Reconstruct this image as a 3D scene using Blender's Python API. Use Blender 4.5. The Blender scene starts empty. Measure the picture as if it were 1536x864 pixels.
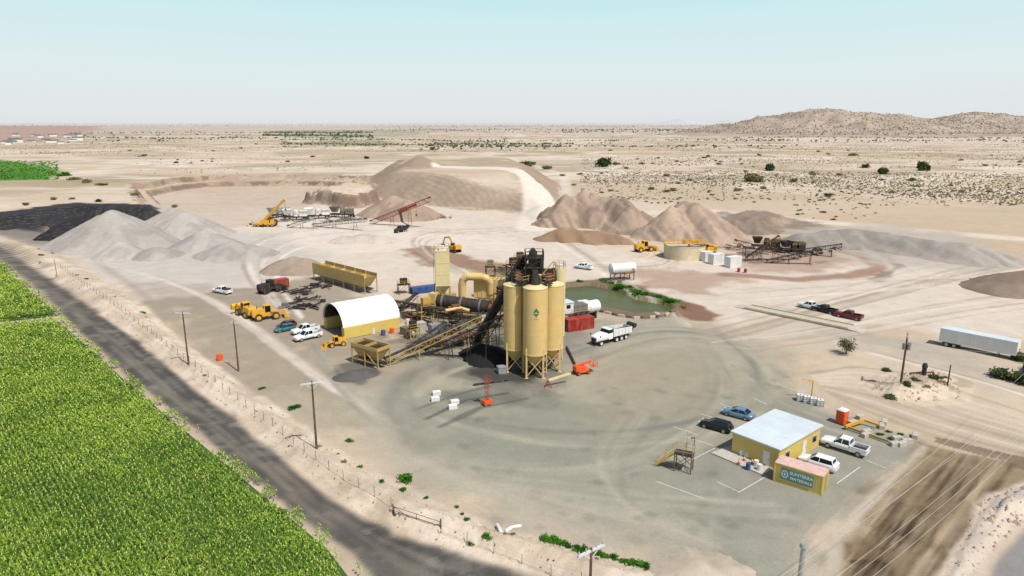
import bpy, math, random
import numpy as np
from mathutils import Vector, Matrix
R=math.radians; PI=math.pi
random.seed(7); rng=np.random.default_rng(11)
scene=bpy.context.scene; COL=scene.collection
H=43.0; F=1024.0; PT=math.atan(249/1024); sp,cp=math.sin(PT),math.cos(PT)
def G(u,v,h=0.0):
    a=(u-768)/F; b=(v-432)/F; d=(H-h)/(sp+b*cp)
    return Vector((a*d,d*(cp-b*sp),h))
def s2l(c):
    c=c/255.0
    return c/12.92 if c<=.04045 else ((c+.055)/1.055)**2.4
FAC=1.46
def A(r,g,b,f=None):
    f=f or FAC
    return (s2l(r)/f,s2l(g)/f,s2l(b)/f)
# ---------------------------------------------------------------- numpy noise
def vn(x,y,s=0):
    xi=np.floor(x); yi=np.floor(y); fx=x-xi; fy=y-yi
    fx=fx*fx*(3-2*fx); fy=fy*fy*(3-2*fy)
    def h(a,b):
        a=a.astype(np.int64); b=b.astype(np.int64)
        n=(a*374761393+b*668265263+s*982451653)&0xffffffff
        n=((n^(n>>13))*1274126177)&0xffffffff
        n=n^(n>>16)
        return (n&0xffffff)/16777215.0
    return (h(xi,yi)*(1-fx)+h(xi+1,yi)*fx)*(1-fy)+(h(xi,yi+1)*(1-fx)+h(xi+1,yi+1)*fx)*fy
def fbm(x,y,o=4,s=0):
    t=0;a=.5;n=0
    for i in range(o):
        t=t+a*vn(x,y,s+i*17); n+=a; a*=.5; x=x*2.03+3.1; y=y*2.03+1.7
    return t/n
def sm(t):
    t=np.clip(t,0,1); return t*t*(3-2*t)
def dist(poly,x,y,closed):
    n=len(poly); d=np.full(x.shape,1e18); ins=np.zeros(x.shape,bool)
    for i in range(n if closed else n-1):
        ax,ay=poly[i]; bx,by=poly[(i+1)%n]
        ex,ey=bx-ax,by-ay; wx,wy=x-ax,y-ay
        t=np.clip((wx*ex+wy*ey)/(ex*ex+ey*ey+1e-12),0,1)
        dx=wx-ex*t; dy=wy-ey*t
        d=np.minimum(d,dx*dx+dy*dy)
        if closed and ay!=by: ins^=((ay>y)!=(by>y))&(x<(bx-ax)*(y-ay)/(by-ay)+ax)
    d=np.sqrt(d)
    return np.where(ins,d,-d) if closed else d
def wp(pts): return [tuple(G(*p)[:2]) for p in pts]
def field(poly,x,y,mg,closed=True):
    px=[p[0] for p in poly]; py=[p[1] for p in poly]
    m=(x>min(px)-mg)&(x<max(px)+mg)&(y>min(py)-mg)&(y<max(py)+mg)
    out=np.full(x.shape,-mg if closed else mg*4.)
    if m.any(): out[m]=dist(poly,x[m],y[m],closed)
    return out
# ---------------------------------------------------------------- terrain
PIT=wp([(195,276),(260,266),(330,262),(440,261),(545,263),(600,275),(560,290),(480,300),(440,330),(330,345),(240,335),(205,300)])
PLAT=wp([(540,292),(590,303),(640,309),(700,315),(750,317),(784,321),(794,338),(822,342),(838,326),(842,300),(836,276),(800,260),(720,250),(640,246),(580,256),(545,272)])
HROAD=wp([(668,250,14.5),(700,254,13.5),(740,258,12),(780,267,9.5),(802,282,6.5),(811,300,4),(812,318,2),(804,342,0)])
FOOT=G(804,342)
CLIFF=wp([(455,290),(480,281),(530,283),(560,292),(575,303),(540,312),(500,312),(465,303)])
POND=wp([(846,431),(882,427),(915,433),(950,447),(1000,457),(1006,468),(950,468),(900,458),(856,448)])
POND2=wp([(742,402),(768,400),(795,408),(790,414),(760,412)])
BERM_IN=[(60,372),(100,385),(200,447),(300,535),(400,602),(480,657),(560,704),(640,746),(760,796),(900,828),(1000,858),(1090,890)]
ROAD_R=[(-60,338),(0,366),(100,436),(200,508),(300,590),(400,670),(500,750),(590,803),(700,838),(830,872),(900,920)]
ROAD_L=[(-60,362),(0,393),(60,438),(100,482),(200,572),(300,652),(420,757),(520,826),(570,880),(600,940)]
BERM=wp(BERM_IN+[(1090,960)]+ROAD_R[::-1])
RBERM=wp([(1478,742),(1536,722),(1600,712),(1600,770),(1530,790),(1450,880),(1390,890),(1436,806)])
RH=wp([(1150,318),(1200,330),(1180,345),(1100,335),(1085,322)])
BPIT=wp([(58,330),(120,322),(150,345),(100,358),(66,356)])
WELL=wp([(1300,585),(1330,562),(1400,556),(1450,575),(1440,600),(1380,606),(1330,600)])
PX0,PX1,PY0,PY1=-310.,60.,284.,580.
def height(x,y):
    z=(fbm(x/9,y/9,2,1)-.5)*.22
    w=(fbm(x/14,y/14,4,3)-.5)*16
    d=field(PIT,x,y,30)+w
    z=z-4.5*sm(d/4)*sm((y-330)/120)-4.5*sm((d-9-w*.6)/4)*sm((y-350)/120)+1.5*sm(d/20)*(fbm(x/20,y/20,4,2)-.5)
    w2=(fbm(x/38,y/38,2,6)-.5)*8+(fbm(x/14,y/14,3,7)-.5)*3
    d=field(PLAT,x,y,24)+w2
    df=np.hypot(x-FOOT.x,y-FOOT.y)
    hm=14.5*np.clip((df-12)/100,0,1)**1.05
    t=.55*(d+1); k=1.3
    hh=-np.log(np.exp(-np.clip(t,-20,60)/k)+np.exp(-hm/k))*k
    rough=1.3*(fbm(x/16,y/16,4,8)-.5)
    z=np.maximum(z,np.where(d>-3,hh+rough*sm(t/3)*(1-.7*sm((t-hm)/6)),-99))
    p=G(630,233,21.5); r=np.hypot(x-p.x,(y-p.y)*.9)
    z=np.maximum(z,np.where(r<60,21.5-.56*(np.sqrt(r*r+6)-2.0)+rough*1.2,-99))
    p=G(590,252,12); r=np.hypot(x-p.x,(y-p.y)*.9)
    z=np.maximum(z,np.where(r<40,12-.5*(np.sqrt(r*r+14)-2.5)+rough,-99))
    d=field(CLIFF,x,y,20)+w*.4
    z=z+7*sm(d/3)*(0.6+.8*fbm(x/12,y/12,4,9))
    d=field(POND,x,y,6)+w*.06; z=z-1.2*sm((d+1.0)/1.6)+.5*sm((d+4)/2)*(1-sm((d+1.5)/1.5))
    d=field(POND2,x,y,6); z=z-1.1*sm((d+1.2)/2.4)
    d=field(BPIT,x,y,20)+w*.2; z=z-3.5*sm(d/6)
    d=field(BERM,x,y,6); z=z+sm(d/3.0)*(.55+1.3*fbm(x/5,y/5,4,12))
    d=field(RBERM,x,y,6); z=z+sm(d/2.5)*(.3+1.3*fbm(x/2.5,y/2.5,4,13))
    d=field(WELL,x,y,6); z=z+sm((d+1)/5)*(.6+1.1*fbm(x/3,y/3,4,15))
    d=field(RH,x,y,20); z=z+sm((d+w*.3)/8)*5*fbm(x/9,y/9,4,14)
    z=z+sm((y-700)/900)*(fbm(x/260,y/200,3,20)-.5)*9
    return z
def hz(x,y): return float(height(np.array([float(x)]),np.array([float(y)]))[0])
def axis(a,b,s,g,lo,hi):
    m=list(np.arange(a,b,s)); 
    st=s; x=m[-1]; r=[]
    while x<hi: st*=g; x+=st; r.append(x)
    st=s; x=m[0]; l=[]
    while x>lo: st*=g; x-=st; l.append(x)
    return np.array(l[::-1]+m+r)
def lerp(a,b,t): 
    t=np.asarray(t)[:,None]; return a*(1-t)+b*t
def smooth(pts,n=2):
    for _ in range(n):
        q=[pts[0]]
        for a,b in zip(pts[:-1],pts[1:]): q+=[(a[0]*.75+b[0]*.25,a[1]*.75+b[1]*.25),(a[0]*.25+b[0]*.75,a[1]*.25+b[1]*.75)]
        pts=q+[pts[-1]]
    return pts
def colorize(X,Y,slope):
    random.seed(21)
    n1=fbm(X/60,Y/60,5,30); n2=fbm(X/7,Y/7,4,31); n3=fbm(X/400,Y/120,4,32)
    S={'C':np.zeros((len(X),3))}
    def mix(col,t): S['C']=lerp(S['C'],np.array(A(*col)),t)
    S['C'][:]=A(217,197,173)
    mix((231,216,196),sm((n1-.42)*4)*.7)
    mix((200,177,149),sm((n3-.47)*5)*.6)
    far=sm((Y-330)/200)
    mix((184,165,138),sm((fbm(X/140,Y/80,5,35)-.5)*7)*.5*far)
    mix((162,151,122),sm((fbm(X/80,Y/55,5,44)-.54)*9)*.5*far)
    rw=1-np.abs(fbm(X/150+fbm(X/60,Y/60,3,36)*1.2,Y/110,4,37)*2-1)
    mix((240,228,213),sm((rw-.9)*13)*.7*far)
    rw=1-np.abs(fbm(X/200+9+fbm(X/80,Y/80,3,38),Y/110,4,39)*2-1)
    mix((160,146,118),sm((rw-.93)*18)*.45*sm((Y-400)/200))
    mix((206,192,178),sm((Y-1300)/3000)*.8)  # distance haze painted into the ground colour, growing with Y
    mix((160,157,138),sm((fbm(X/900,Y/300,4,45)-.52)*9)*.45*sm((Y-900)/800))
    mix((214,210,210),sm((Y-4500)/9000)*.9)  # paler haze tint painted over the ground towards the horizon
    WX=(fbm(X/6,Y/6,4,40)-.5); WXL=(fbm(X/20,Y/20,4,41)-.5)
    def paint(pts,col,soft=3,warp=3,st=1.0,mod=None,world=False):
        poly=pts if world else wp(pts)
        d=field(poly,X,Y,soft+warp*2+1)+warp*WX*2+warp*WXL*1.5
        m=sm(d/soft+.5)*st
        if mod is not None: m=m*mod
        mix(col,m)
    def line(pts,col,w,soft=1,st=1.0,mod=None,warp=0,world=False):
        poly=pts if world else wp(pts)
        d=field(poly,X,Y,w+soft+warp+1,False)+warp*WX*2
        m=sm((w-d)/soft+.5)*st
        if mod is not None: m=m*mod
        mix(col,m)
    ch=random.choice; ru=random.uniform
    paint([(-300,188),(150,189),(128,205),(60,212),(-300,214)],(184,154,142),30,10,.8)
    paint([(-200,236),(0,239),(60,247),(96,259),(70,270),(-200,275)],(94,142,58),5,4,1)
    paint([(-200,256),(0,256),(70,262),(50,266),(-200,266)],(76,116,50),5,4,.7)
    paint([(400,196),(560,194),(640,200),(560,206),(420,205)],(158,164,138),60,30,.6)
    paint([(420,214),(560,212),(610,216),(560,220),(430,219)],(134,140,94),20,14,.6)
    paint([(1100,206),(1250,202),(1700,206),(1700,222),(1200,216)],(228,208,190),20,15,.7)
    line([(900,322),(1060,316),(1200,330),(1400,348),(1700,372)],(234,220,204),6,5,.9)
    line([(812,318),(850,300),(846,262),(760,236),(640,222),(500,218)],(236,224,208),4,5,.6)
    line([(230,222),(400,228),(600,226),(900,232),(1200,262),(1700,300)],(236,222,204),5,6,.6)
    line([(1000,270),(1250,285),(1700,318)],(236,222,204),5,6,.6)
    line([(0,225),(150,240),(350,244),(560,240)],(232,214,196),9,8,.6)
    line([(860,240),(1050,250),(1300,300),(1700,335)],(186,166,140),2,4,.5,warp=6)
    paint([(860,262),(1010,270),(1200,300),(1700,330),(1700,345),(1200,318),(1000,300),(870,290)],(200,184,160),14,12,.5,sm((n2-.35)*4))
    paint([(120,345),(200,300),(240,335),(420,300),(520,310),(640,316),(790,320),(810,345),(960,385),(1090,392),(1300,385),(1700,400),(1700,520),(1400,500),(1180,500),(1000,480),(850,450),(700,415),(560,440),(430,470),(250,470),(130,420)],(226,212,196),9,6,.95)
    paint(PIT,(210,192,173),6,3,.8,world=True)
    paint([(430,335),(540,330),(640,350),(760,350),(800,380),(650,372),(520,380),(420,360)],(232,220,206),10,6,.8)
    paint([(110,360),(260,350),(420,350),(480,385),(400,430),(250,440),(130,410)],(206,199,190),10,5,.9)
    paint([(190,420),(330,425),(420,445),(400,500),(340,520),(230,470)],(188,176,161),6,5,.8)
    paint([(250,450),(380,432),(480,415),(560,450),(620,480),(560,540),(460,520),(380,520),(310,510)],(164,151,133),6,6,.85)
    paint([(-200,315),(0,318),(110,304),(232,306),(240,322),(150,345),(80,362),(0,350),(-200,330)],(64,63,65),3,3,1)
    paint([(-200,334),(0,341),(60,348),(90,364),(60,370),(0,364),(-200,344)],(150,142,132),3,3,.9)
    paint([(220,455),(330,470),(440,520),(540,520),(640,490),(720,500),(760,560),(640,600),(600,660),(480,650),(400,592),(300,525)],(170,158,137),5,5,.9)
    YARD=[(600,560),(640,520),(700,490),(850,462),(940,473),(1010,470),(1080,490),(1180,540),(1215,600),(1300,630),(1392,655),(1385,690),(1290,745),(1245,800),(1180,900),(1120,960),(1090,890),(1000,858),(900,826),(760,794),(640,744),(560,700),(500,655),(500,600)]
    paint(YARD,(166,163,145),12,7,.8,.85+.25*sm((n2-.3)*3))
    paint(YARD[8:17]+[(1000,700),(1150,600)],(157,156,143),3,2,.8)
    paint([(620,600),(760,580),(1000,600),(1120,570),(1180,620),(1060,660),(1000,720),(1050,790),(900,790),(760,750),(660,700)],(149,151,137),16,9,.85)
    paint([(860,560),(960,520),(1100,540),(1160,580),(1060,640),(900,650)],(168,160,137),14,9,.65)
    paint([(430,590),(500,610),(590,670),(700,735),(860,800),(860,815),(760,792),(640,744),(560,704),(480,659)],(190,178,156),6,5,.75)
    paint([(780,775),(860,795),(960,808),(950,825),(860,816)],(202,190,172),3,3,.8)
    paint([(900,740),(1040,760),(1150,800),(1100,850),(980,830),(900,790)],(168,166,149),12,8,.6)
    paint([(720,480),(900,470),(880,540),(740,560)],(136,132,122),6,6,.7)
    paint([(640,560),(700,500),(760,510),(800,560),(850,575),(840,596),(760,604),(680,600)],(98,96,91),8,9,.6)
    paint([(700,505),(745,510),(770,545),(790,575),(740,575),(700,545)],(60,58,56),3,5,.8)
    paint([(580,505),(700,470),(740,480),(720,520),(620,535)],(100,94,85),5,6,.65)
    paint([(500,548),(540,540),(570,558),(545,578),(505,574)],(104,100,95),1.5,2,.8)
    paint([(1120,470),(1300,500),(1440,520),(1600,545),(1600,600),(1480,600),(1400,560),(1260,535),(1150,510)],(206,193,174),6,5,.8)
    paint([(1060,462),(1150,462),(1260,505),(1420,545),(1540,590),(1540,570),(1420,520),(1280,490),(1180,455)],(186,176,161),4,3,.7)
    paint([(1215,545),(1300,535),(1420,560),(1600,600),(1600,700),(1480,690),(1392,655),(1240,610),(1205,580)],(214,196,173),4,4,.9)
    paint([(1230,575),(1420,610),(1600,660),(1600,700),(1480,690),(1392,655),(1250,612)],(192,176,153),3,3,.7)
    paint(WELL,(226,208,186),3,2,.9,world=True); paint(WELL,(150,130,106),3,2,.6,sm((fbm(X/2.5,Y/2.5,4,48)-.52)*8),world=True)
    for k in range(9): line(smooth([(1215+k*4,560+k*4),(1300,546+k*9),(1420,580+k*10),(1600,640+k*8)]),ch([(164,148,126),(230,216,198)]),.4,.8,.5,warp=.4)
    paint([(1240,900),(1254,805),(1326,730),(1390,664),(1470,682),(1600,704),(1600,722),(1504,750),(1450,805),(1395,890)],(164,145,117),2.6,3.0,1)
    paint([(1256,890),(1268,810),(1340,737),(1398,686),(1500,710),(1460,770),(1395,830),(1362,900)],(120,100,72),5,4,.95,sm((fbm(X/6,Y/3,4,50)-.3)*4))
    paint([(1290,860),(1300,800),(1370,745),(1430,715),(1420,790),(1350,870)],(58,45,30),4,4,.9,sm((fbm(X/4,Y/2.2,4,51)-.47)*8))
    for k in range(38):
        o=k/38; a=(1246+o*140,880); b=(1392+o*134,670+o*26)
        line([(a[0]+ru(-5,5),a[1]),((a[0]+b[0])/2+ru(-14,14),(a[1]+b[1])/2),b],ch([(200,181,152),(84,66,48),(84,66,48),(186,166,136)]),ru(.12,.38),.4,ru(.3,.75),warp=.3,mod=.3+.7*sm((n2-.35)*4))
    paint([(1232,900),(1245,800),(1320,728),(1385,668),(1396,662),(1332,734),(1266,808),(1256,900)],(206,194,175),.8,.8,.8)
    paint([(1392,648),(1600,696),(1600,710),(1480,689),(1388,664)],(116,95,74),1,1,.7)
    paint(RBERM,(218,204,188),1.2,1.2,1,world=True)
    paint([(1600,780),(1540,792),(1500,830),(1470,900),(1600,900)],(154,150,146),1,.6,1)
    paint(BERM,(217,199,176),1.2,1.0,1,world=True)
    paint(BERM,(236,220,200),1.2,1.0,.8,sm((n2-.42)*5),world=True)
    paint(BERM,(190,172,148),1.2,1.0,.5,sm((fbm(X/2.5,Y/2.5,4,47)-.55)*8),world=True)
    ROAD=ROAD_R+ROAD_L[::-1]
    mid=lambda f:[(a[0]*f+b[0]*(1-f),a[1]*f+b[1]*(1-f)) for a,b in zip(ROAD_R,ROAD_L)]
    paint(ROAD,(122,117,110),1.4,.9,1)
    paint(ROAD,(86,83,80),1.6,.9,.85,sm((fbm(X/3,Y/3,4,60)-.40)*5))
    paint(ROAD,(166,156,142),1.6,.9,.5,sm((fbm(X/2,Y/2,4,62)-.6)*9))
    line(mid(.5),(150,141,128),.6,.8,.55,warp=.5)
    for k in range(26):
        f=ru(.08,.94); line(mid(f),ch([(72,69,66),(80,77,73),(148,140,127),(92,87,82)]),ru(.1,.3),.6,ru(.25,.6),warp=.5,mod=sm((fbm(X/10+k,Y/10,3,63)-.35)*5))
    VERGE=ROAD_L+[(560,930),(528,866),(490,822),(330,688),(190,573),(92,480),(60,446),(0,402),(-60,370)]
    paint(VERGE,(198,181,158),1.2,1.0,.9)
    line([(60,350),(120,375),(200,430),(300,515),(390,590)],(172,160,144),1.0,1.2,.6,warp=.6)
    paint([(600,377),(636,371),(690,384),(745,396),(800,404),(790,420),(740,414),(700,404),(640,398)],(150,114,92),4,3,.85)
    paint([(836,424),(905,417),(960,430),(1022,452),(1030,466),(985,478),(930,476),(885,462),(842,454)],(128,110,86),2.5,2,.95)
    paint([(900,420),(960,428),(1012,450),(1000,460),(950,444),(912,432)],(92,104,56),2,2.5,.85)
    paint([(1030,455),(1060,458),(1082,474),(1070,484),(1030,482),(1010,472)],(136,96,77),2.5,2.5,.9)
    paint([(930,398),(1000,402),(1080,412),(1110,420),(1060,440),(1000,440),(950,424)],(178,146,124),6,6,.7)
    line([(1180,362),(1250,370),(1305,388),(1318,402),(1290,412),(1200,420),(1090,412)],(158,118,96),3.0,3,.8,warp=2)
    paint([(1090,385),(1200,370),(1290,390),(1230,412),(1130,408)],(184,156,136),6,5,.8)
    paint([(1085,372),(1200,358),(1290,372),(1240,392),(1120,396)],(112,96,82),6,7,.6,sm((n2-.38)*5))
    line([(1200,356),(1260,364),(1330,384),(1350,400),(1310,420)],(108,92,78),1.4,2,.7,warp=2)
    paint([(1085,318),(1200,330),(1260,345),(1190,350),(1080,335)],(142,127,114),8,7,.85)
    paint([(1180,345),(1330,335),(1460,352),(1536,390),(1480,405),(1300,395)],(194,185,173),9,6,.8)
    paint([(1380,435),(1536,440),(1600,460),(1600,500),(1480,480)],(228,213,196),8,5,.7)
    gd=[[(1060,500),(1180,470),(1330,430),(1480,395),(1620,380)],[(1090,520),(1250,500),(1400,470),(1620,440)],[(700,415),(620,372),(640,350),(800,345),(830,330)],[(1010,480),(900,400),(840,360),(815,340)],
        [(430,470),(380,400),(420,360),(560,345),(700,352)],[(120,385),(260,420),(360,470),(470,560),(600,640)],[(880,400),(1020,395),(960,360),(860,365)],[(1280,520),(1440,560),(1620,620)],[(1120,440),(1250,430),(1400,420),(1620,425)]]
    for g in gd:
        for k in range(11):
            o=ru(-1,1)
            pts=smooth([(u+o*26+ru(-6,6),v+o*9+ru(-2,2)) for u,v in g])
            line(pts,ch([(242,232,220),(178,160,140),(192,178,160)]),ru(.25,.6),.8,ru(.3,.65),warp=.5)
    gy=[[(1080,500),(1160,560),(1120,620),(1000,650),(860,660),(700,640),(600,600),(620,560),(700,535)],
        [(560,600),(575,640),(640,690),(760,725),(900,745),(1050,760),(1180,770)],[(600,590),(590,630),(650,680),(760,705),(900,700),(1010,660),(1100,590),(1060,520)],
        [(480,520),(520,590),(600,670),(760,745),(950,790),(1100,840)],[(1120,560),(1180,620),(1320,660)],[(870,540),(1000,500),(1120,520)],[(960,620),(900,700),(960,780),(1100,830)]]
    for g in gy:
        for k in range(12):
            o=ru(-1,1)
            pts=smooth([(u+o*22+ru(-8,8),v+o*16+ru(-4,4)) for u,v in g],3)
            line(pts,ch([(190,184,165),(138,137,127),(184,177,157),(130,129,120)]),ru(.15,.6),1.0,ru(.2,.42),warp=.3,mod=.4+.6*sm((n2-.3)*4))
    line(smooth([(560,590),(566,640),(630,696),(760,738),(900,762),(1040,800)],3),(196,189,169),1.8,5,.55,warp=.6)
    line(smooth([(600,580),(588,620),(630,668),(740,700),(880,706),(1000,680)],3),(190,183,163),1.4,5,.45,warp=.6)
    line(smooth([(620,560),(578,598),(590,634),(640,672)],3),(116,117,108),1.6,5,.45,warp=.6)
    line(smooth([(1060,510),(1130,570),(1090,640),(1000,700),(960,780)],3),(184,177,157),1.3,5,.4,warp=.6)
    line([(640,628),(700,600),(760,590)],(84,82,78),.5,.6,.7,warp=.4)
    line([(660,640),(720,612),(790,598)],(88,86,80),.5,.6,.6,warp=.4)
    line([(630,612),(690,590),(730,580)],(90,88,82),.4,.6,.6,warp=.4)
    for i in range(80):
        u,v=ru(600,1200),ru(560,810); p=G(u,v)
        line([(p.x,p.y),(p.x+ru(-.8,.8),p.y+ru(-.8,.8))],(114,112,104),ru(.2,.9),.9,ru(.15,.4),warp=.4,world=True)
    mid_=(Y>200)*(Y<1200)
    mix((180,160,140),sm((slope-.2)*3.2)*mid_*.95)
    mix((156,134,114),sm((slope-.28)*3)*mid_*sm((fbm(X/10,Y/10,4,61)-.42)*5)*.55)
    mix((134,114,98),sm((slope-.78)*2.6)*mid_*.8*sm((fbm(X/14,Y/14,3,64)-.3)*5))
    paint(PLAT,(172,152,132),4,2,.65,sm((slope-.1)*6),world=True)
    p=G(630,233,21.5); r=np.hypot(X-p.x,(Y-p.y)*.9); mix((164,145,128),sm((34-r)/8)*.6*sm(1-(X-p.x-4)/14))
    line(HROAD,(240,228,214),9,3.5,.98,world=True)
    return S['C']*(0.94+.12*n2)[:,None]
def newmesh(name,V,Fq,colors=None,smooth=True,mat=None):
    me=bpy.data.meshes.new(name); V=np.asarray(V,dtype=np.float32); Fq=np.asarray(Fq,dtype=np.int32)
    k=Fq.shape[1]
    me.vertices.add(len(V)); me.vertices.foreach_set('co',V.ravel())
    me.loops.add(Fq.size); me.loops.foreach_set('vertex_index',Fq.ravel())
    me.polygons.add(len(Fq)); me.polygons.foreach_set('loop_start',np.arange(0,Fq.size,k,dtype=np.int32)); 
    me.update(calc_edges=True)
    me.polygons.foreach_set('use_smooth',np.full(len(Fq),smooth))
    if colors is not None:
        at=me.color_attributes.new('Col','FLOAT_COLOR','POINT')
        c4=np.ones((len(V),4),dtype=np.float32); c4[:,:3]=colors; at.data.foreach_set('color',c4.ravel())
    if mat: me.materials.append(mat)
    me.update(); return me
def gridfaces(nx,ny):
    i=np.arange(nx-1)[None,:]+np.arange(ny-1)[:,None]*nx; i=i.ravel()
    return np.stack([i,i+1,i+1+nx,i+nx],1)
# ---------------------------------------------------------------- materials
def nodes(m):
    m.use_nodes=True; nt=m.node_tree; nt.nodes.clear(); return nt,nt.nodes,nt.links
def gmat(name,attr=True,col=None,sc=(.25,2.2,9),amt=.09,bump=.2,rough=.95):
    m=bpy.data.materials.new(name); nt,N,L=nodes(m)
    out=N.new('ShaderNodeOutputMaterial'); b=N.new('ShaderNodeBsdfPrincipled'); b.inputs['Roughness'].default_value=rough
    b.inputs['Specular IOR Level'].default_value=.15
    g=N.new('ShaderNodeNewGeometry')
    if attr: a=N.new('ShaderNodeAttribute'); a.attribute_name='Col'; src=a.outputs['Color']
    else: a=N.new('ShaderNodeRGB'); a.outputs[0].default_value=(*col,1); src=a.outputs[0]
    mul=None
    for i,s in enumerate(sc):
        n=N.new('ShaderNodeTexNoise'); n.inputs['Scale'].default_value=s; n.inputs['Detail'].default_value=6; n.inputs['Roughness'].default_value=.65
        L.new(g.outputs['Position'],n.inputs['Vector'])
        r=N.new('ShaderNodeMapRange'); r.inputs[1].default_value=.3; r.inputs[2].default_value=.7; r.inputs[3].default_value=1-amt; r.inputs[4].default_value=1+amt*.8
        L.new(n.outputs[0],r.inputs[0])
        if mul is None: mul=r.outputs[0]
        else:
            q=N.new('ShaderNodeMath'); q.operation='MULTIPLY'; L.new(mul,q.inputs[0]); L.new(r.outputs[0],q.inputs[1]); mul=q.outputs[0]
    mx=N.new('ShaderNodeVectorMath'); mx.operation='SCALE'; L.new(src,mx.inputs[0]); L.new(mul,mx.inputs['Scale'])
    L.new(mx.outputs[0],b.inputs['Base Color'])
    bp=N.new('ShaderNodeBump'); bp.inputs['Strength'].default_value=bump; bp.inputs['Distance'].default_value=.15
    L.new(mul,bp.inputs['Height']); L.new(bp.outputs[0],b.inputs['Normal'])
    L.new(b.outputs[0],out.inputs[0]); return m
def mk(name,rgb,rough=.6,metal=0,var=.18,scale=2.0,dust=.25,bump=0,dustcol=(190,172,150)):
    m=bpy.data.materials.new(name); nt,N,L=nodes(m)
    out=N.new('ShaderNodeOutputMaterial'); b=N.new('ShaderNodeBsdfPrincipled')
    b.inputs['Roughness'].default_value=rough; b.inputs['Metallic'].default_value=metal
    tc=N.new('ShaderNodeTexCoord')
    n=N.new('ShaderNodeTexNoise'); n.inputs['Scale'].default_value=scale; n.inputs['Detail'].default_value=6; n.inputs['Roughness'].default_value=.65
    L.new(tc.outputs['Object'],n.inputs['Vector'])
    r=N.new('ShaderNodeMapRange'); r.inputs[1].default_value=.3; r.inputs[2].default_value=.7; r.inputs[3].default_value=1-var; r.inputs[4].default_value=1+var*.6
    L.new(n.outputs[0],r.inputs[0])
    c=tuple(s2l(k) for k in rgb)
    mx=N.new('ShaderNodeVectorMath'); mx.operation='SCALE'; mx.inputs[0].default_value=c; L.new(r.outputs[0],mx.inputs['Scale'])
    n2=N.new('ShaderNodeTexNoise'); n2.inputs['Scale'].default_value=scale*.45; n2.inputs['Detail'].default_value=8
    mp=N.new('ShaderNodeMapping'); mp.inputs['Scale'].default_value=(1.6,1.6,.5); L.new(tc.outputs['Object'],mp.inputs[0]); L.new(mp.outputs[0],n2.inputs['Vector'])
    r2=N.new('ShaderNodeMapRange'); r2.inputs[1].default_value=.42; r2.inputs[2].default_value=.72; r2.inputs[4].default_value=dust
    L.new(n2.outputs[0],r2.inputs[0])
    mi=N.new('ShaderNodeMix'); mi.data_type='RGBA'; L.new(r2.outputs[0],mi.inputs[0]); L.new(mx.outputs[0],mi.inputs[6])
    mi.inputs[7].default_value=(*[s2l(k)*.7 for k in dustcol],1)
    L.new(mi.outputs[2],b.inputs['Base Color'])
    if bump:
        bp=N.new('ShaderNodeBump'); bp.inputs['Strength'].default_value=bump; bp.inputs['Distance'].default_value=.1; L.new(n.outputs[0],bp.inputs['Height']); L.new(bp.outputs[0],b.inputs['Normal'])
    L.new(b.outputs[0],out.inputs[0]); return m
def leafmat(name,c1,c2,attr=False,sc=1.2):
    m=bpy.data.materials.new(name); nt,N,L=nodes(m)
    out=N.new('ShaderNodeOutputMaterial'); d=N.new('ShaderNodeBsdfDiffuse'); t=N.new('ShaderNodeBsdfTranslucent'); ms=N.new('ShaderNodeMixShader'); ms.inputs[0].default_value=.28
    if attr:
        a=N.new('ShaderNodeAttribute'); a.attribute_name='Col'; o=a.outputs['Color']
    else:
        tc=N.new('ShaderNodeTexCoord'); n=N.new('ShaderNodeTexNoise'); n.inputs['Scale'].default_value=sc; n.inputs['Detail'].default_value=3; L.new(tc.outputs['Object'],n.inputs['Vector'])
        oi=N.new('ShaderNodeObjectInfo'); ad=N.new('ShaderNodeMath'); ad.operation='MULTIPLY_ADD'; ad.inputs[1].default_value=.5; L.new(oi.outputs['Random'],ad.inputs[0]); L.new(n.outputs[0],ad.inputs[2])
        r=N.new('ShaderNodeMapRange'); r.inputs[1].default_value=.45; r.inputs[2].default_value=1.05; L.new(ad.outputs[0],r.inputs[0])
        mi=N.new('ShaderNodeMix'); mi.data_type='RGBA'; L.new(r.outputs[0],mi.inputs[0]); mi.inputs[6].default_value=(*[s2l(k) for k in c1],1); mi.inputs[7].default_value=(*[s2l(k) for k in c2],1); o=mi.outputs[2]
    L.new(o,d.inputs[0]); L.new(o,t.inputs[0]); L.new(d.outputs[0],ms.inputs[1]); L.new(t.outputs[0],ms.inputs[2]); L.new(ms.outputs[0],out.inputs[0]); return m
MG=gmat('ground_soil')
M={}
M['yellow']=mk('tan_yellow_paint',(204,174,110),.6,var=.1,scale=.7,dust=.35,dustcol=(206,190,160))
M['yellow2']=mk('pale_yellow_paint',(212,196,146),.6,var=.1,scale=.6,dust=.4)
M['yellow3']=mk('site_office_yellow',(206,182,98),.6,var=.07,scale=.6,dust=.2,dustcol=(206,190,150))
M['ochre']=mk('ochre_steel',(178,148,74),.6,scale=1,dust=.55)
M['cat']=mk('machine_yellow',(214,158,20),.45,scale=2,dust=.35)
M['white']=mk('white_paint',(214,214,212),.45,var=.06,scale=1.5,dust=.22)
M['carwhite']=mk('white_car_paint',(222,224,226),.25,var=.03,dust=.06)
M['fabric']=mk('white_fabric',(226,226,222),.7,var=.05,scale=.8,dust=.12)
M['roofw']=mk('white_roof_coating',(194,204,210),.5,var=.08,scale=.5,dust=.2)
M['black']=mk('black_rubber',(28,28,28),.8,dust=.25)
M['dark']=mk('dark_steel',(46,42,38),.65,metal=.2,scale=2,dust=.4,dustcol=(116,98,82))
M['steel']=mk('grey_steel',(120,118,112),.5,metal=.4,scale=2,dust=.4)
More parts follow.
